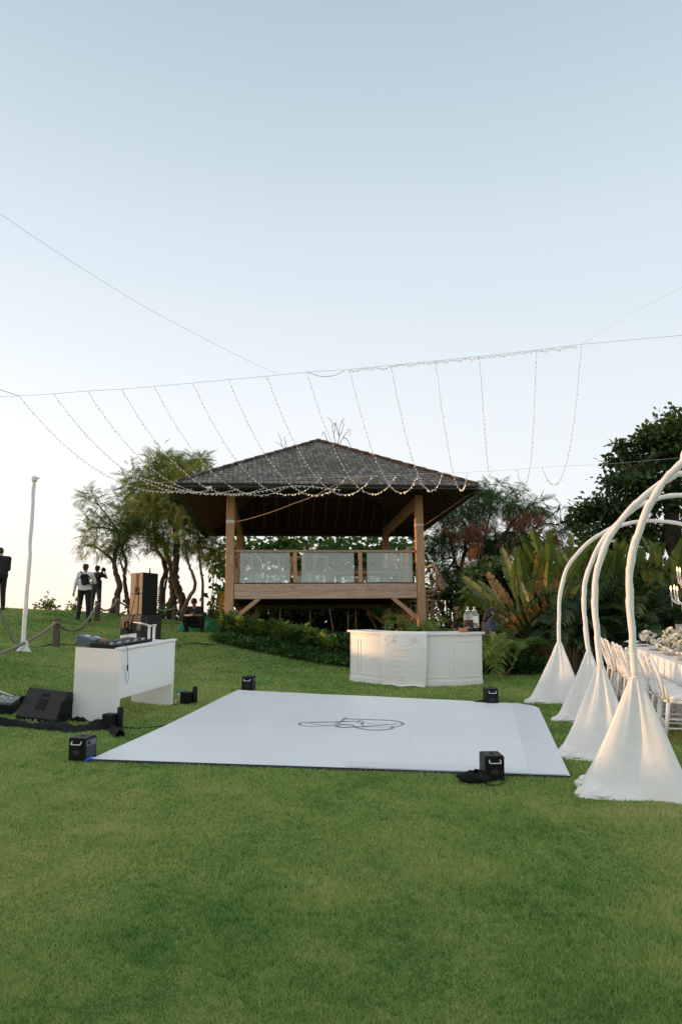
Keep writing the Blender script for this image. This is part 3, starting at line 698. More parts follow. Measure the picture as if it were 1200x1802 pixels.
tree('twiggy_tree', 'forked thin trunk with bare orange brown twigs right of the large feathery tree',
     [(tp(316, 26, [(330, 1058), (344, 1032), (338, 1008), (330, 985), (322, 930)]), .09, .03), (tp(356, 26.4, [(357, 1034), (353, 996), (351, 965), (347, 910)]), .06, .025)],
     cl(26, (345, 965, 26, 20, 90), (320, 905, 20, 40, 60), (372, 975, 18, 22, 110), (345, 900, 24, 26, 80)), FEATH, .34, LM_fresh, GL, .6, 14, M_barkl, 1.0)
GM = 'trees behind the pavilion'
for i, (px, Y, specs, lb) in enumerate([
    (425, 31, [(400, 985, 24, 30, 260), (440, 975, 40, 34, 420), (410, 1040, 26, 26, 120)], 'leafy tree seen behind the left end of the railing glass'),
    (540, 32, [(500, 972, 44, 32, 600), (550, 985, 44, 34, 620), (520, 1030, 60, 24, 420)], 'dense green tree seen above the rail behind the middle stools'),
    (640, 31.5, [(600, 968, 44, 30, 520), (650, 980, 44, 32, 460), (620, 1030, 60, 24, 420)], 'dense green tree seen above the rail left of the back post'),
    (705, 31, [(690, 962, 40, 30, 330), (730, 985, 36, 40, 420), (700, 1035, 50, 20, 300)], 'green tree with bright gaps behind the right glass panel')]):
    tree('broadleaf_tree', lb, [(tp(px, Y, [(px + 6, 1055), (px - 4, 1020), (px + 2, 985)]), .16, .07)], cl(Y, *specs), LEAF, .34, LM_deep, GM, .4, 10, M_bark)
def bare_tree():
    p0 = tb(592, 33); root = empty('bare_tree', p0); tag(root, 'bare leafless twigs showing above the tip of the pavilion roof', 'tree')
    mb = MB(); Y = 33; o = Vector(p0)
    limb(mb, [Vector((0, 0, 0)), P(595, 1000, Y) - o, P(592, 880, Y) - o, P(592, 790, Y) - o], .14, .04, 6, .02)
    for pts in [[(592, 800), (588, 770), (582, 740), (575, 735)], [(592, 800), (596, 765), (600, 745), (607, 735)], [(592, 790), (604, 770), (615, 755), (617, 768)], [(592, 800), (578, 780), (570, 760), (566, 768)],
                [(592, 830), (510, 800), (493, 772), (490, 762)], [(510, 800), (497, 785), (486, 778)], [(505, 800), (502, 775), (500, 768)], [(588, 770), (590, 750), (592, 742)], [(596, 765), (590, 745), (585, 752)], [(604, 770), (612, 775), (618, 790)], [(592, 800), (555, 790), (546, 786)], [(596, 770), (604, 752), (602, 738)]]:
        limb(mb, [P(a, b, Y + random.uniform(-.5, .5)) - o for a, b in pts], .022, .008, 4, .02)
    mb.build('trunk', M_bark, root)
bare_tree()
GR = 'red podded trees behind the staircase'
podA = cl(24.3, (808, 928, 26, 12, 75), (845, 925, 22, 10, 60), (785, 925, 16, 12, 15), (815, 975, 22, 18, 25), (830, 935, 26, 10, 35))
tree('podded_tree', 'open feathery tree with hanging brown seed pods nearest the pavilion eave', [(tp(800, 25, [(806, 1030), (815, 980), (822, 930)]), .12, .04), (tp(822, 25, [(818, 1040), (800, 985), (790, 940)]), .08, .03), (tp(812, 25.5, [(830, 1030), (845, 980), (862, 900)]), .09, .03)],
     cl(25, (800, 895, 36, 22, 330), (862, 868, 28, 16, 250), (840, 900, 34, 22, 320), (790, 945, 34, 24, 330), (850, 955, 40, 24, 360), (775, 985, 20, 34, 190), (815, 1005, 40, 24, 240), (905, 865, 14, 10, 40), (770, 1030, 18, 18, 80)), FEATHD, .36, LM_deep, GR, .4, 10, M_bark, .6, crown2=(podA, FEATHD, .34, LM_pod, 'seed_pod'))
podB = cl(24.0, (905, 912, 22, 10, 50), (925, 900, 14, 10, 35), (885, 955, 24, 14, 15), (968, 935, 20, 14, 50), (985, 950, 12, 14, 30), (935, 910, 18, 8, 35), (960, 960, 18, 12, 30), (835, 960, 20, 16, 30))
tree('podded_tree', 'open tree with clusters of brown pods between pavilion and big dark tree', [(tp(868, 24.6, [(862, 1040), (850, 1005), (875, 960), (900, 920)]), .22, .05), (tp(905, 25, [(900, 1040), (915, 985), (938, 930)]), .07, .03), (tp(880, 25, [(884, 1040), (878, 990), (870, 930)]), .06, .03)],
     cl(24.6, (895, 890, 34, 14, 220), (930, 892, 22, 14, 140), (900, 940, 40, 26, 400), (945, 945, 32, 24, 260), (870, 985, 40, 26, 280), (925, 980, 34, 22, 170), (985, 925, 16, 18, 70), (960, 900, 12, 10, 30), (850, 1025, 40, 20, 170), (985, 895, 8, 8, 14)), FEATHD, .35, LM_deep, GR, .4, 10, M_bark, .6, crown2=(podB, FEATHD, .34, LM_pod, 'seed_pod'))
tree('big_dark_tree', 'tall dense dark broadleaf tree with layered branches at the right edge', [(tp(1195, 22, [(1190, 1000), (1180, 900), (1190, 800), (1200, 760)]), .35, .12)],
     cl(22, (1200, 745, 40, 24, 900), (1165, 765, 34, 18, 620), (1128, 778, 26, 12, 330), (1092, 788, 18, 7, 150), (1150, 800, 44, 24, 900), (1100, 815, 34, 10, 380), (1072, 812, 14, 5, 70), (1130, 840, 50, 20, 900), (1085, 852, 24, 10, 230),
        (1060, 885, 34, 14, 420), (1110, 880, 50, 26, 1100), (1035, 905, 28, 14, 300), (1070, 920, 46, 24, 900), (1010, 918, 18, 9, 110), (1180, 860, 60, 50, 1700), (1150, 930, 70, 32, 1500), (1210, 940, 50, 40, 1000), (1090, 955, 50, 18, 700), (1040, 945, 30, 16, 330), (1230, 800, 50, 60, 1300), (1030, 965, 40, 14, 260)),
     LEAF, .19, LM_dark, None, .15, 10, M_bark, .35)
GS = 'shrubs beyond the staircase'
def shrub(name, label, px, Y, specs, lm, size, group=None, tm=None, cat='shrub', droop=.2):
    b = tb(px, Y); root = empty(name, b); tag(root, label, cat, group)
    V, Fc, cens = foliage(cl(Y, *specs), tm or LEAF, size, droop, 7)
    mb = MB(); o = Vector(b)
    for cc in cens:
        for q in cc[:4]: limb(mb, [Vector((random.gauss(0, .08), random.gauss(0, .08), -.05)), (Vector(q) - o) * .5 + Vector((0, 0, .1)), Vector(q) - o], .022, .006, 4, .01)
    mb.build('stem', M_bark, root); mesh_np('foliage', V - np.array(b), Fc, lm, root); return root
LM_shr = leafmat('shrub_leaf', [(.1, (.020, .045, .014)), (.5, (.04, .075, .02)), (.85, (.08, .105, .025)), (1, (.22, .15, .03))], trans=.3)
shrub('leafy_shrub', 'rounded green shrub with yellow flecks behind the stair newel post', 830, 21, [(825, 1055, 34, 22, 420), (850, 1045, 26, 20, 330), (800, 1045, 18, 22, 160), (845, 1085, 40, 24, 380)], LM_shr, .20, GS)
shrub('leafy_shrub', 'lower green shrub growing at the foot of the stairs', 790, 19.5, [(780, 1100, 24, 14, 220), (815, 1090, 18, 12, 130)], LM_shr, .17, GS)
shrub('leafy_shrub', 'dark shrub under the podded trees left of the paddle leaves', 885, 20.5, [(880, 1060, 30, 28, 420), (900, 1030, 24, 24, 260), (870, 1020, 20, 20, 170)], LM_shr, .20, GS)
GH = 'dark undergrowth under the pavilion'
for i, (px, n, lb) in enumerate([(430, 620, 'dark leafy undergrowth below the left end of the pavilion floor'), (520, 1000, 'dark leafy undergrowth below the middle of the pavilion floor'), (610, 1000, 'dark leafy undergrowth below the right half of the pavilion floor'), (690, 640, 'dark undergrowth behind the leaning slatted railing')]):
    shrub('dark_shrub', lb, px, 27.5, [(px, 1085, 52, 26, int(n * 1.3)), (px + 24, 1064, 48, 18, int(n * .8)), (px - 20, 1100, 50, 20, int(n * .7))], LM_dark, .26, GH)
GB = 'thin bamboo stakes under the pavilion'
for i, (px, py0, px2, Y, lb) in enumerate([(494, 1072, 490, 20.5, 'thin bamboo stake under the floor left of centre'), (546, 1072, 544, 21, 'thin bamboo stake under the middle of the floor'), (580, 1072, 588, 20.5, 'slanting bamboo stake right of the middle of the floor'),
                             (613, 1072, 610, 20.8, 'upright bamboo stake above the left bar end'), (626, 1072, 625, 21.2, 'bamboo stake just right of the one above the bar end'), (645, 1074, 675, 21.5, 'orange lit stake slanting down to the right above the bar'), (676, 1074, 677, 21.5, 'upright orange lit stake beside the slatted railing')]):
    a = P(px, py0, Y); b = P(px2, 1090, Y); b.z = T(b.x, b.y) - .05
    tag(MB().tube([b, (a + b) / 2 + Vector((.02, 0, 0)), a], [.025, .022, .016], 6).build('bamboo_stake', M_barkl, origin=b), lb, 'stake', GB)

ORD = ['first', 'second', 'third', 'fourth', 'fifth', 'sixth', 'seventh', 'eighth', 'ninth', 'tenth', 'eleventh', 'twelfth', 'thirteenth', 'fourteenth', 'fifteenth', 'sixteenth', 'seventeenth', 'eighteenth', 'nineteenth', 'twentieth', 'twenty first', 'twenty second']
# planted bed along the foot of the pavilion
def bed():
    parts = []; n = 15000
    t = rng.random(n); w = rng.random(n)
    pl = np.array([(P(372, 1125, 18.3).x, 18.3), (P(440, 1140, 17.6).x, 17.6), (P(540, 1158, 16.9).x, 16.9), (P(625, 1173, 16.2).x, 16.2), (.9, 15.8)])
    xi = np.interp(t, np.linspace(0, 1, len(pl)), pl[:, 0]); yi = np.interp(t, np.linspace(0, 1, len(pl)), pl[:, 1])
    x = xi + w * .25 + rng.normal(size=n) * .05; y = yi + w * 1.7 + rng.normal(size=n) * .05
    hump = .08 + .17 * np.clip(w * 3, 0, 1) * (.7 + .3 * np.sin(x * 5) * np.sin(y * 4 + 1))
    z = terrain(x, y) + hump * rng.random(n) ** .35
    d = rng.normal(size=(n, 3)); d[:, 2] = np.abs(d[:, 2]) * .5 - .15; d[:, 1] -= .5
    V, Fc = scatter(LEAF[0], np.stack([x, y, z], -1), d, .07 + .06 * rng.random(n), (rng.random(n) - .5) * 2)
    tag(mesh_np('ground_cover', V, Fc, LM_bed), 'low dark green ground cover edging the lawn below the pavilion', 'ground cover', kind='stuff')
    GBD = 'yellow green leafy plants in the bed'
    for i in range(22):
        tt = (i + .5) / 22; x0 = float(np.interp(tt, np.linspace(0, 1, len(pl)), pl[:, 0])) + random.uniform(-.05, .3); y0 = float(np.interp(tt, np.linspace(0, 1, len(pl)), pl[:, 1])) + random.uniform(.7, 1.25)
        z0 = T(x0, y0); root = empty('broadleaf_plant', (x0, y0, z0)); root.scale = (.92, .92, .92)
        tag(root, f'{ORD[i]} clump of broad {"yellow green" if i % 2 else "dark green"} leaves from the left end of the pavilion bed', 'plant', GBD)
        n = 46; a = rng.random(n) * 6.28; el = .25 + rng.random(n) * 1.0
        d = np.stack([np.cos(a) * np.cos(el), np.sin(a) * np.cos(el), np.sin(el) - .25], -1)
        p = np.stack([np.cos(a) * .12 * rng.random(n), np.sin(a) * .12 * rng.random(n), .22 + .30 * rng.random(n)], -1) + d * .08
        V, Fc = scatter(LEAF[1], p, d, .17 + .12 * rng.random(n), (rng.random(n) - .5))
        mesh_np('foliage', V, Fc, LM_varie if i % 2 else LM_bed, root)
        mb = MB()
        for k in range(5): mb.tube([(0, 0, 0), Vector(p[k]) * .6, Vector(p[k])], .008, 4)
        mb.build('stem', M_bark, root)
    n = 5000; x = 2.75 + rng.random(n) * 1.3; y = 14.9 + rng.random(n) * .9; z = terrain(x, y) + .30 * rng.random(n) ** .5
    d = rng.normal(size=(n, 3)); d[:, 2] = np.abs(d[:, 2]) * .5; d[:, 1] -= .4
    V, Fc = scatter(LEAF[0], np.stack([x, y, z], -1), d, .07 + .05 * rng.random(n), (rng.random(n) - .5) * 2)
    tag(mesh_np('ground_cover', V, Fc, LM_bed), 'patch of dark ground cover with tiny leaves right of the bar', 'ground cover', kind='stuff')
bed()

def frond_mesh(nm, L=1.5, e0=70, e1=-25, npair=22, ll=.42, lw=.035, lm=None, vee=.35, seed=0):
    r = random.Random(seed); pts = []; p = Vector((0, 0, 0)); k = 24; d = []
    for i in range(k + 1):
        el = R_(e0 + (e1 - e0) * (i / k) ** 1.4); dd = Vector((math.cos(el), 0, math.sin(el))); d.append(dd); pts.append(p.copy()); p = p + dd * L / k
    mb = MB(); mb.tube([pts[i] for i in range(0, k + 1, 4)], ramp_list([.016, .010, .003], 7), 4)
    for i in range(npair):
        t = .20 + .79 * i / (npair - 1); f = t * k; a = int(min(f, k - 1)); q = pts[a].lerp(pts[a + 1], f - a); dd = d[a]; nrm = Vector((-dd.z, 0, dd.x))
        ln = ll * math.sin(math.pi * (.18 + .80 * (t - .2) / .8)) ** .6 * r.uniform(.85, 1.1)
        for s in (-1, 1):
            o = (dd * r.uniform(.55, .8) + Vector((0, s, 0)) * .8 + nrm * vee).normalized(); mid = q + o * ln * .55; tip = q + o * ln * .95 + Vector((0, 0, -ln * r.uniform(.15, .45)))
            wv = dd.cross(o).cross(o).normalized() * lw
            b = len(mb.v); mb.add([q - wv * .3, q + wv * .3, mid + wv * .5, mid - wv * .5, tip], [(0, 1, 2, 3), (3, 2, 4)])
    me = bpy.data.meshes.new(nm); me.from_pydata(mb.v, [], mb.f); me.materials.append(lm); me.update(); return me
def paddle_mesh(nm, pet=.9, L=1.3, w=.23, lm=None, seed=0, bend=25):
    r = random.Random(seed); mb = MB(); k = 12; pts = []; p = Vector((0, 0, 0)); dirs = []
    tot = pet + L
    for i in range(k + 1):
        el = R_(88 - bend * (i / k) ** 2.2); dd = Vector((math.cos(el), 0, math.sin(el))); dirs.append(dd); pts.append(p.copy()); p = p + dd * tot / k
    mb.tube(pts, ramp_list([.028, .018, .006], k + 1), 5)
    ns = 13
    def at(t): f = t * k; a = min(int(f), k - 1); return pts[a].lerp(pts[a + 1], f - a), dirs[a]
    for s in (-1, 1):
        i = 0
        while i < ns:
            span = r.choice((2, 3, 4, 5)); j = min(ns, i + span); tilt = r.uniform(-.10, .06); gap = .002
            t0 = (pet + L * i / ns) / tot + gap; t1 = (pet + L * j / ns) / tot - gap * .2
            prof = lambda t: w * max(.12, math.sin(math.pi * min(1, max(0, ((t * tot - pet) / L) * .90 + .09))) ** .55)
            (a, da), (b, db) = at(t0), at(t1); out_ = (Vector((0, s, 0)) + Vector((-.25 + tilt, 0, tilt))).normalized()
            a2 = a + out_ * prof(t0) + da * .10; b2 = b + out_ * prof(t1) + db * .06; m2 = (a2 + b2) / 2 + out_ * .012
            mb.add([a, b, b2, m2, a2], [(0, 4, 3, 2, 1)] if s > 0 else [(0, 1, 2, 3, 4)]); i = j
    me = bpy.data.meshes.new(nm); me.from_pydata(mb.v, [], mb.f); me.materials.append(lm); me.update(); return me
FR_D = [frond_mesh('frond', 1.7, 80, -30 - 12 * i, 24, .46, .040, LM_palm, .3, i) for i in range(4)]
FR_L = [frond_mesh('frond', 1.15, 75, -35 - 10 * i, 22, .34, .026, LM_palml, .3, 20 + i) for i in range(3)]
PD = [paddle_mesh('paddle_leaf', 1.0, 1.2, .125, LM_padd, i, 18 + 10 * i) for i in range(4)]
PDO = [paddle_mesh('paddle_leaf', .9, .9, .105, LM_paddo, 30 + i, 35 + 10 * i) for i in range(2)]
def palm(label, x, y, n, meshes, sc=1, group=None, stems=5, lo=.0, hi=.9, stem_h=.9, az=None, name='palm'):
    root = empty(name, (x, y, T(x, y) - .03)); tag(root, label, 'palm', group); mb = MB()
    tops = []
    for i in range(stems):
        a = random.uniform(0, 6.28); r = random.uniform(.03, .20) * sc; h = stem_h * random.uniform(.5, 1.1) * sc
        q = Vector((math.cos(a) * r * 1.8, math.sin(a) * r * 1.8, h)); mb.tube([(math.cos(a) * r, math.sin(a) * r, 0), q * .5 + Vector((0, 0, .02)), q], [.035 * sc, .03 * sc, .022 * sc], 6); tops.append(q)
    mb.build('stem', M_barkl, root)
    for i in range(n):
        o = bpy.data.objects.new('frond', meshes[i % len(meshes)]); COL.objects.link(o); o.parent = root
        t = tops[i % stems]; o.location = t; o.rotation_mode = 'QUATERNION'
        a = (i * 2.399 + random.uniform(-.3, .3)) if az is None else random.uniform(*az)
        o.rotation_quaternion = Quaternion((0, 0, 1), a) @ Quaternion((0, 1, 0), random.uniform(lo, hi) - .15) @ Quaternion((1, 0, 0), random.uniform(-.3, .3))
        s = sc * random.uniform(.75, 1.15); o.scale = (s, s, s)
    return root
GP = 'dark palms forming the hedge behind the tables'
hed = [(4.2, 16.3, .7), (4.5, 17.2, .9), (5.1, 16.0, 1.0), (5.8, 17.2, 1.15), (6.6, 16.1, 1.05), (7.4, 17.0, 1.15), (8.3, 16.2, 1.1), (9.3, 16.8, 1.1), (4.7, 15.4, .75), (6.1, 15.2, .8), (7.6, 15.3, .85)]
hl = ['dark bushy palm at the left end of the hedge near the bar', 'dark palm under the orange lit paddle leaves', 'dark palm behind the farthest draped arch', 'tall dark palm right of the farthest arch foot', 'dark palm behind the second and third draped arches',
      'tall dark palm behind the nearest arch pole', 'dark palm behind the chandelier', 'dark palm at the far right end of the hedge', 'low dark palm in front of the hedge left of the farthest arch', 'low dark palm between the middle arch feet', 'low dark palm behind the far end of the dining table']
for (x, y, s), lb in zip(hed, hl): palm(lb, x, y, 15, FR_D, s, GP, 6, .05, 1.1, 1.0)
def hedge_back():
    n = 24000; x = 3.0 + rng.random(n) * 13.0; y = 17.6 + rng.random(n) * 1.0; z = terrain(x, y) + rng.random(n) ** .8 * (2.1 + .25 * np.sin(x * 2.1)); d = rng.normal(size=(n, 3)); d[:, 2] -= .4
    V, Fc = scatter(LEAF[0], np.stack([x, y, z], -1), d, .18 + .14 * rng.random(n), (rng.random(n) - .5) * 2)
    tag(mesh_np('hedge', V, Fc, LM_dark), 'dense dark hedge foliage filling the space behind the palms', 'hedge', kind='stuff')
hedge_back()
def paddle_plant(label, x, y, n, sc, fan, oran=0, lift=.6):
    n = int(n * 2.0); fan *= .82
    root = empty('traveller_palm', (x, y, T(x, y) - .03)); tag(root, label, 'palm', 'paddle leaved palms above the hedge')
    MB().tube([(0, 0, 0), (0, 0, lift * .5), (.02, 0, lift)], [.13, .11, .10], 8).build('trunk', M_barkl, root)
    for i in range(n):
        t = (i / max(1, n - 1) - .5) * 2; pm = PDO if random.random() < oran else PD
        o = bpy.data.objects.new('paddle_leaf', pm[i % len(pm)]); COL.objects.link(o); o.parent = root; o.location = (t * .12, random.uniform(-.05, .05), lift); o.rotation_mode = 'QUATERNION'
        yaw = random.choice((-1, 1)) * math.pi / 2 + random.uniform(-.75, .75)
        o.rotation_quaternion = Quaternion((0, 1, 0), t * fan) @ Quaternion((0, 0, 1), yaw); s = sc * random.uniform(.85, 1.1) * (1 - .12 * abs(t)); o.scale = (s * random.uniform(.9, 1.1), s, s)
for a in [('paddle leaved palm with dry orange leaves carrying painted sun glow at the left end above the hedge', 4.35, 17.0, 12, 1.04, 1.15, .30, .55), ('paddle leaved palm with tall upright leaves behind the farthest arch', 5.15, 17.6, 12, 1.14, .75, .12, .62),
          ('paddle leaved palm with one drooping orange leaf between the arch poles', 5.95, 17.4, 11, 1.08, .8, .16, .6), ('green paddle leaved palm behind the middle arch poles', 6.75, 17.7, 11, 1.10, .75, .05, .65), ('green paddle leaved palm behind the nearest arch pole', 7.6, 17.4, 10, 1.08, .8, .05, .6), ('green paddle leaved palm behind the chandelier', 8.6, 17.5, 10, 1.0, .8, .05, .5),
          ('low paddle leaved palm with orange drooping leaves near the bar', 4.45, 16.4, 8, .74, 1.2, .40, .35)]:
    paddle_plant(*a)
p = P(884, 1185, 14.9); palm('young light green palm with arching fronds right of the bar', p.x, p.y, 14, FR_L, 1.15, None, 4, .0, .8, .22)
p = P(838, 1180, 15.2); palm('small pale palm standing behind the right end of the bar', p.x + .35, p.y - .2, 7, FR_L, .62, None, 3, .0, .5, .35)
p = P(765, 1150, 16.6); palm('small green palm growing in front of the stairs behind the bar', p.x, p.y, 11, FR_L, .95, None, 4, -.1, .6, .45)
p = P(722, 1150, 18.2); palm('small palm under the pavilion left of the front right post', p.x, p.y, 8, FR_L, .9, None, 3, -.1, .6, .55)
p = P(388, 1090, 22.0); palm('palm with thin arching fronds left of the front left post', p.x + .08, p.y + 1.2, 8, FR_L, .72, None, 3, .0, .9, 1.9)
p = P(391, 1042, 21.2); q = Vector((p.x, p.y, T(p.x, p.y)))
lf = empty('banana_plant', q); tag(lf, 'single broad yellow leaf standing beside the front left post', 'plant')
o = bpy.data.objects.new('paddle_leaf', PDO[0]); COL.objects.link(o); o.parent = lf; o.scale = (.75, .9, .62); o.rotation_euler = (0, -.1, R_(-70))
MB().tube([(0, 0, 0), (.01, 0, .3)], [.03, .02], 6).build('stem', M_barkl, lf)
GRB = 'small wild bushes on the ridge'
shrub('wild_bush', 'small wild bush on the ridge between white pole and the man in white', 84, 25, [(80, 1066, 12, 8, 80), (95, 1070, 10, 6, 50), (88, 1056, 9, 8, 30)], LM_blue, .16, GRB)
shrub('wild_bush', 'low wild bush on the ridge left of the man in white', 130, 26, [(128, 1070, 10, 8, 70), (133, 1064, 7, 6, 30)], LM_blue, .15, GRB)
shrub('wild_bush', 'dark scrub around the foot of the slim leaning tree', 234, 26.8, [(232, 1072, 8, 12, 90), (240, 1078, 8, 6, 40)], LM_dark, .18, GRB)
shrub('wild_bush', 'dark scrub between tree trunks right of the speaker stack', 292, 27.6, [(290, 1075, 16, 8, 110), (310, 1082, 14, 7, 80), (276, 1080, 8, 5, 40)], LM_dark, .18, GRB)
shrub('wild_bush', 'wispy dark bush left of the front left post', 372, 25.5, [(375, 1065, 14, 14, 60), (390, 1085, 12, 12, 60), (380, 990, 16, 22, 80)], LM_deep, .2, GRB)

# ------------------------------------------------------------------ bar with draped menu
def bar():
    a, c, f = G(617, 1198), G(848, 1204), G(735, 1208)
    mid = (a + c) / 2; ch = (c - a); hw = ch.length / 2; sag = .58; Rr = (hw ** 2 + sag ** 2) / (2 * sag)
    u = ch.normalized(); back = Vector((-u.y, u.x, 0)); cen = mid + back * (Rr - sag)
    rz = math.atan2(u.y, u.x); n = TN(f.x, f.y, .8)
    root = empty('bar_counter', (cen.x, cen.y, T(f.x, f.y) + (cen.y - f.y) * .073), rz, n)
    tag(root, 'curved white bar counter with moulded panels on the lawn', 'bar')
    A = math.asin(hw / Rr); H = .925
    def p(r, al, z): return Vector((r * math.sin(al), -r * math.cos(al), z))
    def arc(mb, r0, r1, z0, z1, a0, a1, n=36):
        def q(k): al = a0 + (a1 - a0) * k / n; return [p(r1, al, z0), p(r1, al, z1), p(r0, al, z1), p(r0, al, z0)]
        vs = [v for k in range(n + 1) for v in q(k)]
        fs = [(4 * k + i, 4 * k + 4 + i, 4 * k + 4 + (i + 1) % 4, 4 * k + (i + 1) % 4) for k in range(n) for i in range(4)]
        mb.add(vs, fs + [(0, 1, 2, 3), (4 * n + 3, 4 * n + 2, 4 * n + 1, 4 * n)])
    E = R_(.5)
    b = MB(); arc(b, Rr - .03, Rr, -.03, H - .034, -A - E, A + E); b.build('body', M_white, root)
    b = MB(); arc(b, Rr - .42, Rr + .055, H - .034, H, -A - E - .015, A + E + .015); b.build('counter_top', M_white, root)
    b = MB(); arc(b, Rr, Rr + .014, -.03, .085, -A - E, A + E); b.build('skirting', M_white, root)
    b = MB(); arc(b, Rr - .38, Rr - .05, .42, .45, -A, A); b.build('inner_shelf', M_white, root)
    for a0, a1 in ((-A + R_(.6), -A + R_(9)), (-A + R_(12), -R_(4.5)), (-R_(.5), R_(25)), (R_(28.5), A - R_(1))):
        fr = MB(); w = .016
        for z in (.155, .775): arc(fr, Rr, Rr + .009, z - w / 2, z + w / 2, a0, a1, 10)
        for al in (a0, a1):
            d = w / Rr / 2; arc(fr, Rr, Rr + .008, .155 + w / 2, .775 - w / 2, al - d, al + d, 1)
        fr.build('panel_moulding', M_white, root)
    for s in (-1, 1): MB().box(p(Rr - .22, s * A, H / 2 - .04), (.03, .36, H - .05), Matrix.Rotation(s * A, 3, 'Z')).build('end_panel', M_white, root)
    # cloth menu draped over the front
    ba = empty('menu_banner', root.matrix_basis @ p(Rr + .08, 0, 0)); ba.rotation_quaternion = root.rotation_quaternion
    tag(ba, 'white cloth menu reading The Bar draped over the front of the bar', 'banner')
    off = p(Rr + .08, 0, 0); a0, a1 = -R_(20.5), R_(9.6); K = H + .30
    def cloth(u_, v_, up=0.0):
        s = v_ * K       # length from the back of the counter top
        al = a0 + (a1 - a0) * u_ - R_(1.6) * max(0, v_ - .55) * u_ * 2 + R_(2.5) * max(0, v_ - .2) * (1 - u_)
        wv = .010 * math.sin(u_ * 9 + v_ * 2) * min(1, v_ * 2) + .014 * math.sin(u_ * 4 + 1 + v_ * 3) * v_
        if s < .27: return p(Rr + .075 - .27 + s, al, H + .006 + up + .002 * math.sin(u_ * 14)) - off
        s -= .27; r = Rr + .082 + .02 * min(1, s * 4) + wv + up + .05 * max(0, v_ - .93) * 8 * (.3 + u_)
        return p(r, al, max(.012 + .01 * math.sin(u_ * 11), H + .004 - s)) - off
    g = MB(); g.grid(lambda u_, v_: cloth(u_, v_), 26, 40); g.build('cloth', M_fabric, ba)
    ink = mat('pale_grey_ink', (.62, .61, .61), rough=.8)
    def tx(x, y): return cloth((x - 20) / 1030, .225 + (y - 70) / 1270 * .775, .004)
    nrm = lambda: (0, -1, 0)
    t = MB()
    def S(pts, w=.007): t.ribbon([tx(q.x, q.y) for q in smooth_path([(a_, b_, 0) for a_, b_ in pts], 5)], w, (0, -1, 0))
    # The
    S([(215, 285), (160, 285), (140, 235), (190, 165), (300, 140), (400, 155), (440, 185), (420, 205)]); S([(365, 165), (330, 210), (260, 300), (160, 400)], .009)
    S([(345, 215), (300, 300), (322, 262), (345, 262), (335, 300)]); S([(350, 286), (385, 272), (375, 258), (355, 282), (362, 305), (395, 298)])
    # Bar
    S([(800, 180), (765, 260), (720, 325), (640, 365), (560, 380), (510, 365)], .009); S([(690, 265), (680, 215), (730, 185), (800, 180), (810, 215), (745, 250), (790, 255), (785, 290), (735, 320)])
    S([(850, 250), (815, 255), (805, 285), (835, 280), (855, 250), (850, 285)]); S([(868, 285), (878, 255), (905, 262)])
    rr = random.Random(3)
    def line(x0, x1, y, slope, h, w):
        x = x0
        while x < x1:
            L = rr.uniform(18, 55); yy = y + (x - x0) * slope
            pts = []; k = int(L / 8)
            for i in range(k + 1): pts.append((x + i * 8, yy + (-1) ** i * h * rr.uniform(.4, 1)))
            if len(pts) > 1: S(pts, w)
            x += L + 12
    def head(x0, x1, y):
        x = x0
        while x < x1:
            S([(x, y - 20), (x + rr.uniform(-2, 2), y + 22)], .006)
            if rr.random() < .6: S([(x, y - 18), (x + 18, y - 5), (x + 3, y + 3), (x + 20, y + 20)], .004)
            x += 44
    head(345, 720, 480); line(375, 640, 556, -.01, 5, .005); line(335, 690, 632, -.04, 6, .005); head(410, 600, 740)
    line(205, 820, 856, -.055, 5, .005); line(365, 690, 912, -.04, 5, .005); line(265, 750, 985, -.06, 6, .005); head(400, 610, 1096); line(425, 565, 1170, 0, 5, .005); line(410, 690, 1240, -.02, 5, .005)
    t.build('print', ink, ba, kind='stuff')
    # drinks dispensers and a small copper box on the counter
    def on_top(px, r=.25):
        best = min((abs(px - proj(root.matrix_basis @ p(Rr - r, al / 100, H))[0]), al / 100) for al in range(-90, 91))[1]; return root.matrix_basis @ p(Rr - r, best, H)
    bpy.context.view_layer.update()
    for px, lb in ((825.5, 'left clear drinks dispenser with dark woven sleeve on the bar'), (836.5, 'right clear drinks dispenser with pale label at the end of the bar')):
        d = empty('drinks_dispenser', on_top(824, .20) + (Vector((0, 0, 0)) if px < 830 else Vector((.13, .07, .004))), rz); tag(d, lb, 'drinks dispenser', 'drinks dispensers on the bar')
        MB().lathe([(.07, 0), (.075, .05), (.06, .06)], 14).build('stand', M_dwire, d)
        MB().lathe([(.080, .061), (.086, .09), (.086, .30), (.055, .36), (.04, .365)], 18).build('jar', M_vase, d)
        if px < 830: MB().lathe([(.090, .075), (.091, .20), (.089, .205)], 18).build('woven_sleeve', mat('woven_brown', (.10, .055, .035), (.03, .018, .012), rough=.8, scale=45, contrast=(.45, .55)), d)
        else: MB().box((0.02, -.088, .21), (.10, .006, .12)).build('label', M_fabric, d)
        MB().lathe([(.045, .366), (.045, .385), (.018, .39), (.018, .43), (.026, .432), (.026, .445)], 12).build('lid', M_chrome, d)
        MB().bar((0, -.08, .075), (0, -.13, .07), .02, .02).build('tap', M_chrome, d)
    d = empty('copper_box', on_top(815, .07), rz + .1); tag(d, 'small copper orange box on the bar in front of the dispensers', 'box')
    MB().box((0, 0, .035), (.15, .09, .07), bev=.008).build('box', mat('copper', (.55, .22, .10), (.45, .17, .08), rough=.35, metal=.5, scale=8), d); MB().box((0, 0, .073), (.155, .095, .008)).build('lid', mat('copper_edge', (.6, .28, .14), rough=.3, metal=.5), d)
def proj(w):
    q = w - EYEP; d = q.dot(FW); return 600 + F * q.dot(RT) / d, 901 - F * q.dot(UP) / d
bar()

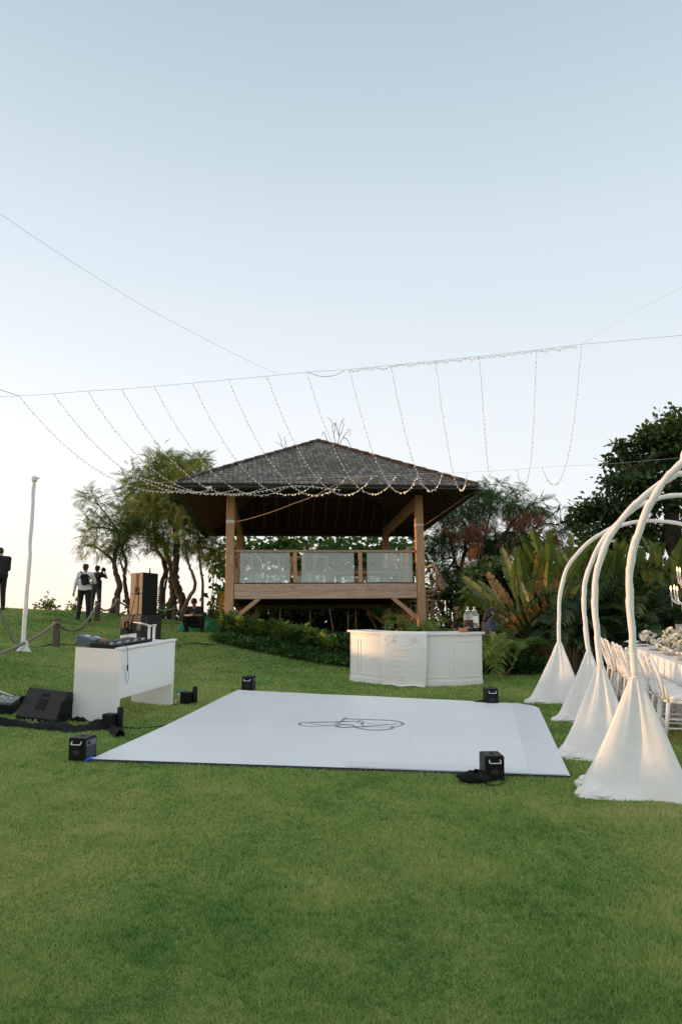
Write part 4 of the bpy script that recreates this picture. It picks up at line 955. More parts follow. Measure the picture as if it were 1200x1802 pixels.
# ------------------------------------------------------------------ music desk and what stands on it
def face_dir(a, b): return math.atan2(b.y - a.y, b.x - a.x)
def desk():
    a, b = G(207, 1276), G(304, 1242); c = G(134, 1266)
    rz = face_dir(a, b); L = (b - a).length; W = .66; H = .96
    mid = (a + b) / 2
    root = empty('music_desk', a, rz, TN(mid.x, mid.y, .7)); tag(root, 'white panel desk with open bottom and music gear on top', 'desk')
    # local: x along the front from the near corner, y to the back
    MB().box((.0175, W / 2, H / 2 - .02), (.035, W, H + .0), bev=.003).build('side_panel', M_white, root)
    MB().box((L - .0175, W / 2, H / 2 - .02), (.035, W, H), bev=.003).build('side_panel', M_white, root)
    MB().box((L / 2, .0175, .34 + (H - .36) / 2 - .02), (L - .072, .03, H - .36), bev=.003).build('front_panel', M_white, root)
    MB().box((L / 2, W / 2 + .02, H - .165), (L - .073, W - .09, .03)).build('shelf', M_white, root)
    MB().box((L / 2, .03, H - .0085), (L + .03, .09, .022), bev=.003).build('top_edge', M_white, root)
    MB().box((L / 2, W / 2 + .045, H - .0415), (L - .078, W - .10, .026)).build('table_top', M_white, root)
    MB().box((L - .22, W - .02, H + .005), (.40, .03, .10), bev=.003).build('back_board', M_white, root)
    MM = Matrix.Translation(root.location) @ root.rotation_quaternion.to_matrix().to_4x4(); Q = root.rotation_quaternion
    def on(name, x, y, z, r=0):
        e = empty(name, MM @ Vector((x, y, z))); e.rotation_quaternion = Q @ Quaternion((0, 0, 1), r); return e
    tz = H - .028
    mx_ = on('dj_mixer', .52, .30, tz, 0); tag(mx_, 'long black mixing controller with knobs and faders lying on the white desk', 'mixer')
    MB().box((0, 0, .03), (.95, .38, .06), bev=.006).build('body', M_black, mx_)
    kb = MB(); fd = MB()
    for i in range(14):
        for j in range(4): kb.lathe([(.011, .060), (.010, .080), (.001, .081)], 6, (-.43 + i * .066, -.02 + j * .05, 0))
        fd.box((-.43 + i * .066, -.10 + .03 * math.sin(i * 2.1), .068), (.018, .03, .016))
    kb.build('knob', M_grey, mx_, kind='stuff'); fd.build('fader', M_chrome, mx_, kind='stuff')
    MB().lathe([(.10, .0605), (.10, .072), (.085, .075), (.001, .075)], 20, (-.30, .09, 0)).build('jog_wheel', M_blackm, mx_); MB().lathe([(.10, .0605), (.10, .072), (.085, .075), (.001, .075)], 20, (.30, .09, 0)).build('jog_wheel', M_blackm, mx_)
    bx = on('receiver_box', .18, .60, tz, .25); tag(bx, 'grey receiver box tilted up at the back corner of the white desk', 'box')
    MB().box((0, 0, .075), (.26, .24, .12), Matrix.Rotation(R_(14), 3, 'X'), bev=.012).build('case', M_grey, bx); MB().box((0, .0, .142), (.10, .06, .006), Matrix.Rotation(R_(14), 3, 'X')).build('badge', M_chrome, bx)
    cb = on('clear_bag', .36, .60, tz); tag(cb, 'small crumpled clear bag beside the grey receiver box', 'bag')
    def bag(u, v):
        r = .085 * math.sin(math.pi * (.12 + .86 * v)) ** .6 * (1 + .16 * math.sin(u * 25 + v * 9) + .1 * math.sin(u * 44)); return (r * math.cos(6.2832 * u), r * math.sin(6.2832 * u), .13 * v)
    MB().grid(bag, 16, 8).build('film', mat('clear_film', (.6, .66, .68), rough=.25), cb)
    cu = on('orange_jar', .40, .42, tz + .06); cu.location = MM @ Vector((.22, .40, tz + .061)); tag(cu, 'small orange brown object standing on the black controller', 'jar')
    MB().lathe([(.03, 0), (.034, .03), (.028, .06), (.012, .065)], 10).build('body', mat('orange_brown', (.45, .18, .07), rough=.5), cu)
    ls = on('laptop_stand', L - .24, .26, tz, 0); tag(ls, 'white two legged stand carrying an open tilted laptop', 'stand')
    for x in (-.07, .07): MB().box((x, 0, .11), (.026, .03, .22)).build('leg', M_white, ls)
    MB().box((0, 0, .230), (.20, .04, .020)).build('cross_bar', M_white, ls); MB().box((0, .0, .008), (.24, .16, .014)).build('foot', M_white, ls)
    lp = on('laptop', L - .24, .30, tz + .215, R_(65)); tag(lp, 'thin grey laptop lying tilted on the white stand', 'laptop')
    Mr = Matrix.Rotation(R_(14), 3, 'X')
    MB().box((0, .08, .03), (.22, .25, .012), Mr, bev=.004).build('base', M_chrome, lp); MB().box((0, .09, .045), (.21, .23, .006), Mr).build('keyboard', M_black, lp)
    cbl = [MM @ Vector(v) for v in ((.10, .10, tz + .05), (.10, -.02, H + .01), (.11, -.035, H - .10), (.12, -.035, H - .22))]
    q = smooth_path(cbl, 6); o = q[0]; cr = empty('hanging_cable', q[3]); tag(cr, 'thin grey cable with a black plug hanging down the front of the desk', 'cable')
    MB().tube([v - q[3] for v in q], .004, 5).build('wire', M_grey, cr)
    e = q[-1] - q[3]; MB().tube([e, e + Vector((0, 0, -.07))], .011, 6).build('plug', M_black, cr)
    lo = [e + Vector((math.sin(t) * .018, 0, -.07 - .09 * (1 - math.cos(t)) * .9)) for t in [i * .52 for i in range(13)]]; MB().tube(lo, .003, 4).build('loop', M_grey, cr)
    for y0, lb in ((.30, 'curly black cable loop on the back of the white desk'),):
        q = smooth_path([MM @ Vector(v) for v in ((.95, .45, tz + .04), (1.0, .52, H + .12), (1.1, .50, H + .17), (1.18, .40, H + .05), (1.25, .36, H + .18), (1.30, .40, H + .32))], 8)
        tag(MB().tube(q, .004, 5).build('cable', M_dwire, origin=q[0]), lb, 'cable')
desk()

# ------------------------------------------------------------------ speakers and stage gear
def speaker_stack():
    c = P(249, 1130, 17.0); x, y = c.x, c.y; z = T(x, y)
    rz = R_(-33)   # local -y is the back panel that faces the lawn, turned left
    s = empty('subwoofer', (x, y, z), rz); tag(s, 'wide dark grey subwoofer cabinet standing on the grass behind the desk', 'speaker')
    # put the near vertical edge at (x, y): box extends to -x and +y
    w, d, h = .72, .60, .73
    MB().box((-w / 2, d / 2, h / 2), (w, d, h), bev=.012).build('cabinet', M_case, s)
    MB().box((-w / 2, -.004, h / 2), (w - .05, .010, h - .05), bev=.004).build('back_panel', M_case, s)
    MB().box((-w * .55, -.014, h * .44), (.20, .016, .17), bev=.004).build('connector_plate', M_black, s)
    b = MB()
    for i in (-1, 1):
        for j in (.08, .92): b.box((-w / 2 + i * (w / 2 - .07), -.013, h * j), (.03, .008, .03))
    b.build('screw', M_grey, s, kind='stuff'); MB().box((.004, d * .5, h * .6), (.012, .22, .10)).build('side_handle', M_blackm, s)
    t = empty('loudspeaker', (s.matrix_basis @ Vector((-.0, .03, 0))) if False else Vector((x, y, z)) + Quaternion((0, 0, 1), rz) @ Vector((-.05, .04, h + .001)), rz)
    tag(t, 'tall loudspeaker with brown dusk glow painted on its back and a black cable standing on the dark subwoofer', 'speaker')
    w2, d2, h2 = .42, .46, .97
    MB().box((-w2 / 2, d2 / 2, h2 / 2), (w2 - .01, d2, h2), bev=.01).build('cabinet', M_black, t)
    for k in (0, 1): MB().box((-w2 / 2, -.004, h2 * (.25 + .5 * k)), (w2 - .016, .012, h2 / 2 - .012), bev=.004).build('back_panel', M_brown, t)
    MB().box((-w2 * .47, -.016, h2 * .60), (.12, .02, .11)).build('handle_recess', M_black, t); MB().box((-w2 * .47, -.016, h2 * .50), (.12, .02, .05)).build('connector_plate', M_black, t); MB().box((-w2 * .47, -.014, h2 * .55), (.13, .014, .012)).build('label', M_fabric, t)
    MB().box((.004, d2 * .5, h2 * .52), (.012, d2 - .06, .008)).build('seam', M_blackm, t)
    MB().tube([(-.12, .3, h2), (-.12, .3, h2 + .13)], [.02, .012], 8).build('pole_cup', M_brown, t)
    for i in range(8): MB().box((-.005 + .02, d2 + .006, h2 * (.30 + .05 * i)), (.03, .02, .03)).build('side_bracket', M_black, t)
    W = Matrix.Translation(t.location) @ t.rotation_quaternion.to_matrix().to_4x4()
    q = smooth_path([W @ Vector(v) for v in ((-.20, -.03, h2 - .02), (-.205, -.03, h2 * .65), (-.20, -.045, h2 * .48), (-.26, -.07, .12), (-.33, -.09, -.10), (-.36, -.09, -.25), (-.38, -.06, -.40))], 8)
    o = empty('speaker_cable', q[0]); tag(o, 'black cable hanging down the backs of the stacked speakers', 'cable'); MB().tube([v - q[0] for v in q], .011, 6).build('wire', M_dwire, o)
    b = MB()
    for i in range(5):
        a = i * 1.3; b.tube([W @ Vector((-.37 + .06 * math.cos(a + k * .7), -.10 - .01 * i, -.24 + .10 * math.sin(a + k * .7))) - q[0] for k in range(10)], .010, 5)
    b.build('coil', M_dwire, o)
speaker_stack()
def wedge():
    g = G(62, 1272); n = TN(g.x, g.y)
    root = empty('floor_monitor', (g.x, g.y, g.z), R_(-14), n); root.scale = (.86, .86, .86); tag(root, 'black wedge shaped floor monitor speaker lying beside the white desk', 'speaker')
    w = .68
    prof = [(0, .06), (.06, 0), (.46, 0), (.52, .10), (.50, .30), (.34, .43), (.26, .44)]      # y, z; sloping back face looks at the camera
    MB().prism([(-w / 2, y, z) for y, z in prof], (0, 0, 0), (w, 0, 0)).build('cabinet', M_blackm, root)
    a, b = Vector((0, 0, .06)), Vector((0, .26, .44)); up = (b - a).normalized(); nr = Vector((0, -up.z, up.y)); L = (b - a).length
    Mx = Matrix((Vector((1, 0, 0)), up, -nr)).transposed()
    MB().box(a + up * L * .5 + nr * .004, (w - .01, L - .02, .010), Mx, bev=.003).build('grille', M_case, root)
    MB().box(a + up * L * .48 + nr * .012, (.15, .17, .012), Mx).build('handle_recess', M_black, root); MB().box(a + up * L * .80 + nr * .012, (.12, .055, .012), Mx).build('label_plate', M_black, root)
    for s in (-1, 1): MB().box((s * (w / 2 + .006), .26, .20), (.014, .36, .26), bev=.004).build('end_cap', M_black, root)
    cs = MB()
    for i, x in enumerate((-.16, -.10, .10, .15)): cs.box((x, .03, .028), (.025, .02, .03))
    cs.build('socket', M_chrome, root, kind='stuff')
    x = MB(); x.bar((-.02 - .03, .022, .005), (.04, .016, .062), .012, .006); x.bar((.04, .022, .004), (-.05, .015, .063), .011, .005); x.build('cross_mark', M_fabric, root)
    MB().lathe([(.05, 0), (.05, .07), (.03, .075)], 10, (w / 2 - .02, .0, .0)).build('stand_cup', M_black, root)
    g = G(10, 1256); r = empty('mixing_console', (g.x - .10, g.y, g.z), R_(8), TN(g.x, g.y)); tag(r, 'low grey mixing console at the left edge of the lawn', 'mixer')
    MB().box((-.12, .15, .06), (.62, .42, .12), bev=.01).build('body', M_black, r); MB().box((-.12, .15, .145), (.60, .40, .04), bev=.012).build('panel', M_grey, r)
    k = MB()
    for i in range(8): k.lathe([(.014, .165), (.012, .19), (.001, .191)], 6, (-.35 + i * .065, .10 + .06 * (i % 3), 0))
    k.build('knob', M_fabric, r, kind='stuff')
    MB().tube([(-.30, .30, .17), (-.10, .33, .22), (.10, .30, .17)], .012, 6).build('carry_handle', M_chrome, r)
wedge()
def drape_on_grass():
    pts = [G(-30, 1274), G(30, 1278), G(80, 1282), G(130, 1286), G(165, 1283), G(195, 1278), G(212, 1299)]
    pts = [Vector((p.x, p.y, 0)) for p in pts]; q = smooth_path(pts, 10); k = len(q)
    ws = ramp_list([.05, .08, .10, .14, .17, .12, .05], k)
    mb = MB(); rows = []
    for i, p in enumerate(q):
        d = (q[min(i + 1, k - 1)] - q[max(i - 1, 0)]).normalized(); sd = Vector((-d.y, d.x, 0)); w = ws[i] * 1.15 * (1 + .12 * math.sin(i * .45))
        for j in range(9):
            t = j / 8 * 2 - 1; h = (1 - t * t) ** .6 * (.075 + .02 * math.sin(i * .33) + .012 * math.sin(i * .8 + j)) + .010 * math.sin(j * 2.0 + i * .25)
            r = p + sd * w * t; rows.append(Vector((r.x, r.y, T(r.x, r.y) - .01 + max(0, h))))
    o = rows[0]; mb.add(rows, [(i * 9 + j, i * 9 + j + 1, (i + 1) * 9 + j + 1, (i + 1) * 9 + j) for i in range(k - 1) for j in range(8)], True)
    tag(mb.build('black_cloth', M_cloth_b, origin=q[0]), 'long crumpled strip of black cloth covering cables below the floor monitor', 'cloth')
    p = G(843, 1377); e = empty('black_bag', (p.x - .05, p.y, p.z), 0, TN(p.x, p.y)); tag(e, 'small crumpled black cloth bag beside the front right spark machine', 'bag')
    def bag(u, v):
        a = 6.2832 * u; r = .10 * math.sin(math.pi * (.05 + .93 * v)) ** .5 * (1 + .14 * math.sin(3 * a + v * 7) + .08 * math.sin(7 * a)); return (r * 1.5 * math.cos(a), r * math.sin(a), .10 * v * (1 + .15 * math.sin(2 * a)))
    MB().grid(bag, 20, 8).build('cloth', M_cloth_b, e)
    p = G(848, 1238); e2 = copy_tree(e); e2.location = (p.x, p.y, p.z); e2.scale = (.8, .8, .45); e2['label'] = 'flat black cloth lying beside the back right spark machine'
    p = G(152, 1271); e3 = copy_tree(e); e3.location = (p.x - .08, p.y, p.z); e3.scale = (.7, .6, .7); e3['label'] = 'small black bundle on the grass between floor monitor and white desk'
drape_on_grass()
def spark_machine():
    r = empty('spark_machine', (0, 0, 0))
    MB().box((0, 0, .14), (.215, .25, .255), bev=.006).build('housing', M_black, r)
    MB().box((0, 0, .27), (.20, .235, .008)).build('top_plate', M_case, r); MB().lathe([(.022, .274), (.022, .282), (.012, .283)], 12, (0, 0, 0)).build('nozzle', M_black, r)
    MB().tube(smooth_path([(-.06, -.124, .235), (-.06, -.15, .205), (-.045, -.152, .20), (.045, -.152, .20), (.06, -.15, .205), (.06, -.124, .235)], 4), .007, 6).build('handle', M_chrome, r)
    MB().lathe([(.05, 0), (.05, .006), (.002, .007)], 16).build('fan_grille', M_blackm, r).matrix_basis = Matrix.Translation((0, -.126, .09)) @ Matrix.Rotation(R_(90), 4, 'X')
    MB().box((.109, .0, .21), (.006, .20, .07)).build('control_panel', M_grey, r); MB().box((.112, -.05, .21), (.006, .05, .035)).build('display', M_black, r)
    v = MB()
    for i in range(6): v.box((.1095, 0, .06 + i * .02), (.006, .18, .006))
    v.build('vent', M_grey, r, kind='stuff')
    for x in (-1, 1):
        for y in (-1, 1): MB().lathe([(.014, -.012), (.014, .013)], 8, (x * .085, y * .1, 0)).build('foot', M_black, r)
    return r
sp0 = spark_machine(); first = True
for px, py, rz, sc, lb in [(138, 1342, -14, .84, 'black spark machine with white handle at the front left corner of the dance floor'), (870, 1377, 4, .82, 'black spark machine with white handle at the front right edge of the dance floor'),
                           (436, 1217, -8, .86, 'small black spark machine behind the back left corner of the dance floor'), (866, 1241, 2, .86, 'small black spark machine behind the back right edge of the dance floor')]:
    o = sp0 if first else copy_tree(sp0); first = False; g = G(px, py); q = Vector((0, 0, 1)).rotation_difference(TN(g.x, g.y)) @ Quaternion((0, 0, 1), R_(rz))
    o.location = g + Vector((0, .12, .01)); o.rotation_quaternion = q; o.scale = (sc, sc, sc); tag(o, lb, 'spark machine', 'spark machines round the dance floor')
def uplight(px, py, lb):
    g = G(px, py); r = empty('floor_light', g + Vector((0, .06, 0)), R_(-20), TN(g.x, g.y)); tag(r, lb, 'floor light', 'small black floor lights beside the desk')
    MB().box((0, 0, .10), (.15, .13, .16), bev=.006).build('battery_box', M_black, r); MB().box((0, 0, .01), (.10, .10, .022)).build('base', M_black, r)
    MB().lathe([(.036, 0), (.038, .02), (.038, .22), (.032, .225), (.030, .21)], 14, (.10, .06, .03)).build('lamp_tube', M_black, r); MB().bar((.05, .05, .14), (.10, .06, .14), .02, .03).build('bracket', M_black, r)
    MB().tube(smooth_path([(-.07, -.02, .12), (-.12, -.05, .14), (-.16, -.04, .06), (-.13, -.08, .01)], 5), .007, 5).build('lead', M_chrome, r)
uplight(191, 1283, 'small black floor light at the near foot of the white desk'); uplight(327, 1240, 'small black floor light behind the far foot of the white desk')
def cable(px, lb, m=M_dwire, r=.012, cat='cable', dz=.012):
    q = smooth_path([Vector((g.x, g.y, 0)) for g in (G(a, b) for a, b in px)], 8); q = [Vector((p.x, p.y, T(p.x, p.y) + dz)) for p in q]
    return tag(MB().tube(q, r, 5).build('cable', m, origin=q[0]), lb, cat)
cable([(-10, 1107), (40, 1117), (95, 1128), (165, 1138), (205, 1142)], 'black cable running across the hillside behind the white pole', r=.022)
cable([(205, 1280), (240, 1283), (290, 1278), (330, 1262), (380, 1240)], 'thin dark cable lying along the left edge of the dance floor', r=.008)
cable([(300, 1243), (318, 1240), (325, 1237)], 'short black cable from the white desk to the far floor light', r=.010)
cable([(305, 1140), (340, 1135), (380, 1138), (400, 1130)], 'dark cable crossing the grass below the squatting man', r=.014)
cable([(137, 1225), (133, 1240), (134, 1258), (140, 1268), (170, 1276), (185, 1276)], 'green and black cable curling round the near end of the desk', mat('green_cable', (.01, .12, .07), (.012, .012, .012), rough=.4, scale=2), .011, dz=.02)
cable([(160, 1340), (168, 1335), (175, 1341), (184, 1336), (190, 1342)], 'tangle of thin cables beside the front left spark machine', r=.006)
cable([(152, 1343), (158, 1341), (163, 1338)], 'bright blue plug beside the front left spark machine', mat('blue_plug', (.01, .12, .55), rough=.4), .020, 'plug', dz=.03)
cable([(318, 1226), (322, 1228), (326, 1231)], 'bright blue plug beside the far floor light', MATS['blue_plug'], .014, 'plug', dz=.10)
cable([(848, 1378), (862, 1384), (880, 1383), (893, 1374)], 'thin black cable curling in front of the front right spark machine', r=.007)
cable([(874, 1237), (880, 1236), (884, 1242)], 'thin black cable behind the back right spark machine', r=.007)

# ------------------------------------------------------------------ white wrapped pole, rope fence
def wrap_tube(mb, pts, r, n=14, pitch=7, amp=.10, seg=6):
    q = smooth_path(pts, seg); k = len(q); rr = ramp_list(r if isinstance(r, list) else [r, r], k)
    ph = random.uniform(0, 6)
    mb.tube(q, rr, n, twist=lambda i, j: 1 + amp * (((j / n + i / pitch + .12 * math.sin(i * .7 + ph)) % 1) - .5) + .05 * math.sin(i * .45 + ph))
def white_pole():
    Y = 14.0; b = G(44, 1148); Y = b.y
    root = empty('wrapped_pole', b); tag(root, 'tall white cloth wrapped pole standing on the hillside at the left', 'pole')
    pts = [P(a, c, Y) - b for a, c in ((41, 1143), (43, 1110), (46, 1070), (49, 1030), (53, 985), (54, 950), (58, 900), (59, 870), (61, 846))]
    mb = MB(); wrap_tube(mb, pts, [.042, .040, .037, .035, .034, .034], 14, 9, .22, 8); mb.build('wrapped_cloth', M_fabric, root)
    t = pts[-1]; mb = MB(); mb.lathe([(.034, -.03), (.055, .0), (.062, .05), (.05, .08), (.015, .10)], 12, t); mb.tube([t + Vector((.02, 0, .04)), t + Vector((.07, 0, .05)), t + Vector((.11, 0, .045))], [.04, .022, .005], 7); mb.build('knot', M_fabric, root)
    mb = MB(); k = 16
    def foot(u, v):
        a = 6.2832 * u; r = .040 + .055 * v ** 1.5 * (1 + .6 * math.sin(a * 2 + 1) + .3 * math.sin(a * 5)); return (r * 1.3 * math.cos(a) - .05 * v, r * .7 * math.sin(a), .20 * (1 - v) ** 1.5 + .012)
    mb.grid(foot, 24, 6); mb.build('cloth_foot', M_fabric, root)
white_pole()
def rope_fence():
    ps = [(G(99, 1139), .63), (P(171, 1093, 22.6), .60), (P(207, 1081, 24.5), .60), (P(257, 1085, 25.2), .55), (P(306, 1094, 25.5), .52)]
    pos = [(Vector((p.x, p.y, T(p.x, p.y))), h) for p, h in ps]
    o = pos[0][0]; root = empty('rope_fence', o); tag(root, 'low rope fence with square wooden posts climbing the hillside', 'fence')
    for p, h in pos: MB().box(p - o + Vector((0, 0, h / 2 - .03)), (.125, .125, h + .06), bev=.012).build('post', M_postw, root)
    st = P(-40, 1163, 11.6); A = [Vector((st.x, st.y, st.z))] + [p + Vector((0, 0, h - .10)) for p, h in pos]
    for i in range(len(A) - 1):
        sag = [.10, .42, .26, .16, .12][i]
        q = [A[i].lerp(A[i + 1], t / 16) - Vector((0, 0, sag * 4 * (t / 16) * (1 - t / 16))) - o + Vector((0, -.07, 0)) for t in range(17)]
        MB().tube(q, .030, 7).build('rope', M_rope, root)
        MB().tube([A[i + 1] - o + Vector((.07 * math.cos(a), .07 * math.sin(a), 0)) * 1.25 for a in [k * .7 for k in range(10)]], .020, 6).build('rope_knot', M_rope, root)
    lp = Vector((st.x, st.y, T(st.x, st.y))) - o; MB().box(lp + Vector((0, 0, (st.z - T(st.x, st.y)) / 2)), (.12, .12, st.z - T(st.x, st.y) + .1)).build('post', M_postw, root)
rope_fence()
def tarp():
    p = P(357, 1110, 22.6); g = Vector((p.x, p.y, T(p.x, p.y))); r = empty('green_tarp', g); tag(r, 'heap of bright green tarpaulin behind the squatting man', 'tarpaulin')
    def f(u, v):
        x = (u - .5) * 1.45; y = (v - .5) * .9; e = max(0, 1 - (2 * u - 1) ** 2) ** .5 * max(0, 1 - (2 * v - 1) ** 2) ** .5
        return (x, y, T(g.x + x, g.y + y) - g.z + e * (.34 + .10 * math.sin(u * 9 + v * 5) + .07 * math.sin(u * 21) * math.sin(v * 13)) - .02)
    MB().grid(f, 36, 20).build('sheet', mat('green_sheet', (.015, .22, .07), (.01, .14, .045), rough=.45, scale=5, bump=.3), r)
tarp()

# ------------------------------------------------------------------ draped arches over the table
TD = Vector((math.sin(R_(10.5)), math.cos(R_(10.5)), 0)); TS = Vector((TD.y, -TD.x, 0))       # along the table, across it
def plane_pt(px, py, o):
    """the point of the vertical plane through o, spanning across the table, seen at this pixel"""
    d = ray(px, py); t = (o - EYEP).dot(TD) / d.dot(TD); return EYEP + d * t
ARCH_DRAPES = []
def arch(label, foot_px, track, r, span, apex, seed, flip=0):
    g = G(*foot_px); root = empty('draped_arch', g); tag(root, label, 'arch', 'white cloth wrapped arches over the table')
    pts = [plane_pt(a, b, g) - g for a, b in track]
    # carry the curve over the table and down on the far side, out of the picture
    s = [(p.dot(TS), p.z) for p in pts]; s1, z1 = s[-1]
    s0 = s[0][0]; farx = s0 + span; top = max(apex, z1 + .02)
    zf = T(*(g + TS * farx).xy) - g.z
    tail = []
    if z1 < apex - .05: tail = [(s1 + (s0 + span / 2 - s1) * .5, z1 + (apex - z1) * .72), (s0 + span / 2, apex)]
    tail = [q for q in tail if q[0] > s1 + .1]
    mir = [(farx - a, c) for a, c in s[::-1] if farx - a > max(s1, s0 + span / 2) + .15]
    full = [TS * a + Vector((0, 0, c)) for a, c in s + tail + mir]
    full[-1] = TS * farx + Vector((0, 0, zf + .9))
    random.seed(seed); mb = MB(); wrap_tube(mb, full, [r * .92, r, r * .95, r * .95, r], 16, 9, .28, 7); mb.build('wrapped_pole', M_fabric, root)
    for nk, sd in ((full[0], 1), (full[-1], -1)):
        # cloth skirt from the neck down to a square foot
        hh = nk.z - (0 if sd > 0 else zf); b0 = Vector((nk.x, nk.y, 0 if sd > 0 else zf)); ph = seed * 1.7
        cs = [Vector((-.56, -.26)), Vector((.34, -.36)), Vector((.38, .36)), Vector((-.40, .40))]      # corners of the foot: across, along
        def foot(u):
            k = (u * 4) % 4; i = int(k); f = k - i; p = cs[i].lerp(cs[(i + 1) % 4], f)
            c = cs[i] if f < .5 else cs[(i + 1) % 4]; e = min(f, 1 - f) * 2
            return p * (1 - .10 * (1 - e) ** 4 + .05 * math.sin(math.pi * f) * math.sin(5 * u * 6.28 + ph) ) * {1: .98, 2: .90, 3: .93, 4: 1.04}[seed], e
        def skirt(u, v):
            p, e = foot(u); a = math.atan2(p.y, p.x); rn = r * 1.10 * (1 + .10 * math.sin(13 * a + ph))
            k = v ** .96; q2 = Vector((math.cos(a), math.sin(a))) * rn * (1 - k) + p * k
            sagv = -.042 * math.sin(math.pi * v) * e                                      # cloth hangs in between the corners
            fold = (.011 * math.sin(8 * a + ph + 1.2 * v) + .006 * math.sin(17 * a + 2 * ph)) * math.sin(math.pi * min(1, v * 1.02)) ** .6 * (1 - v) ** .9 * (1 + .5 * math.sin(a * 2 + ph))
            d2 = Vector((math.cos(a), math.sin(a))); q2 = q2 + d2 * (sagv + fold)
            z = hh * (1 - v) + .004
            if v > .88 and sd > 0: q2 = q2 + d2 * .030 * ((v - .88) / .12) ** 2 * (1 + 1.5 * math.sin(a * 3 + ph + 2))
            q = b0 + TS * q2.x + TD * q2.y; gx = g + q
            q.z = b0.z + z + (T(gx.x, gx.y) - g.z - b0.z) * v
            return q
        mb = MB(); mb.grid(skirt, 96, 26); o = mb.build('cloth_skirt', M_fabric, root)
        if sd > 0:
            hem = MB()
            for i in range(4):
                u0, L = (.80, .30) if i == 0 else (.93, .16) if i == 1 else (.70 , .18) if i == 2 else (.98, .10)
                def hemf(u, v, u0=u0, L=L, i=i):
                    uu = u0 + L * u; p, e = foot(uu % 1.0); d2 = p.normalized(); th = math.pi * v; rad = (.020 + .018 * (i % 2)) * math.sin(math.pi * u) ** .5 + .004
                    p = p + d2 * (.012 + rad * math.cos(th) * 1.7 + .016 * math.sin(u * 8 + i * 2 + ph))
                    q = b0 + TS * p.x + TD * p.y; gx = g + q
                    q.z = T(gx.x, gx.y) - g.z + rad * math.sin(th) * (1.15 + .5 * math.sin(u * 17 + i * 3)) - .004 + .03 * (i == 3); return q
                hem.grid(hemf, 30, 6)
            hem.build('gathered_hem', M_fabric, root)
            mb = MB(); q = [b0 + Vector((0, 0, hh)) + TS * (r * 1.1 * math.cos(a * .7)) + TD * (r * 1.1 * math.sin(a * .7)) + Vector((0, 0, .008 * math.sin(a))) for a in range(11)]; mb.tube(q, .010, 5); mb.build('tie_cord', M_fabric, root)
A_ = [('farthest white draped arch, the smallest, nearest the palms', (966, 1234), [(983, 1131), (983, 1090), (985, 1048), (997, 1001), (1026, 963), (1061, 937), (1089, 925), (1137, 917), (1200, 923)], .031, 3.0, 2.72, 1),
      ('second farthest white draped arch, partly hidden behind the third', (1025, 1266), [(1035, 1148), (1030, 1105), (1027, 1064), (1029, 1026), (1042, 985), (1067, 941), (1099, 909), (1124, 890), (1162, 876), (1200, 871)], .032, 3.0, 2.75, 2),
      ('third white draped arch, just left of the nearest one', (1048, 1328), [(1056, 1175), (1050, 1115), (1046, 1064), (1048, 1017), (1061, 969), (1083, 928), (1118, 887), (1156, 855), (1184, 839), (1200, 833)], .035, 3.0, 2.75, 3),
      ('nearest and largest white draped arch at the right', (1104, 1391), [(1117, 1192), (1112, 1120), (1108, 1064), (1107, 1017), (1111, 979), (1124, 934), (1143, 887), (1171, 843), (1200, 814), (1240, 785)], .034, 3.0, 2.9, 4)]
for a in A_: arch(*a)

# ------------------------------------------------------------------ dining table, chairs, flowers
random.seed(21)
C0 = G(1190, 1304); C1 = G(1086, 1226)
def chair():
    r = empty('dining_chair', (0, 0, 0)); W = .40
    # faces +y (towards the table)
    for x in (-1, 1):
        MB().tube([(x * .18, .19, 0), (x * .175, .185, .22), (x * .17, .18, .44)], [.017, .020, .022], 8).build('leg', M_chair, r)
        MB().tube([(x * .20, -.25, 0), (x * .185, -.215, .22), (x * .175, -.19, .45)], [.019, .021, .022], 8).build('leg', M_chair, r)
    MB().lathe([(.19, .435), (.215, .442), (.215, .468), (.20, .474)], 20).build('seat', M_chair, r)
    MB().lathe([(.19, .475), (.205, .49), (.195, .515), (.15, .525), (.01, .528)], 20).build('cushion', M_fabric, r)
    def hoop(w, h0, h1, rad, nm):
        q = []
        for k in range(25):
            a = math.pi * (-.10 + 1.20 * k / 24); x = w * math.cos(a); z = h0 + (h1 - h0) * (math.sin(a) * .5 + .5 if False else max(-.12, math.sin(a))); q.append((x, -.19 - .12 * (z - .45) / .5, z))
        MB().tube(q, rad, 7).build(nm, M_chair, r)
    q = []
    for k in range(33):
        a = math.pi * (1.5 + 2 * k / 32); x = .185 * math.cos(a); z = .70 + .225 * math.sin(a); q.append((x, -.20 - .13 * (z - .45) / .5, z))
    MB().tube(q, .017, 7).build('back_hoop', M_chair, r)
    q = [(x * .62, y + .004, .70 + (z - .70) * .80 - .01) for x, y, z in q]; MB().tube(q, .011, 6).build('inner_hoop', M_chair, r)
    for x in (-1, 1): MB().tube([(x * .175, -.19, .45), (x * .178, -.20, .56), (x * .185, -.235, .69)], [.02, .018, .016], 7).build('back_post', M_chair, r)
    MB().lathe([(.03, -.012), (.035, 0), (.03, .012)], 8, (0, -.215, .545)).build('rosette', M_chair, r)
    for z in (.14, .24):
        MB().bar((-.19, -.22, z), (.19, -.22, z), .016, .016).build('stretcher', M_chair, r)
        for x in (-1, 1): MB().bar((x * .185, -.21, z + .03), (x * .177, .18, z + .03), .016, .016).build('stretcher', M_chair, r)
    sp = MB()
    for i in range(5): sp.tube([(-.12 + .06 * i, -.22, .14), (-.12 + .06 * i, -.22, .24)], .006, 5)
    sp.build('spindle', M_chair, r, kind='stuff')
    return r
M_chair = mat('white_lacquer', (.80, .79, .78), (.76, .75, .74), rough=.35, scale=6)
ch0 = chair(); NCH = 11
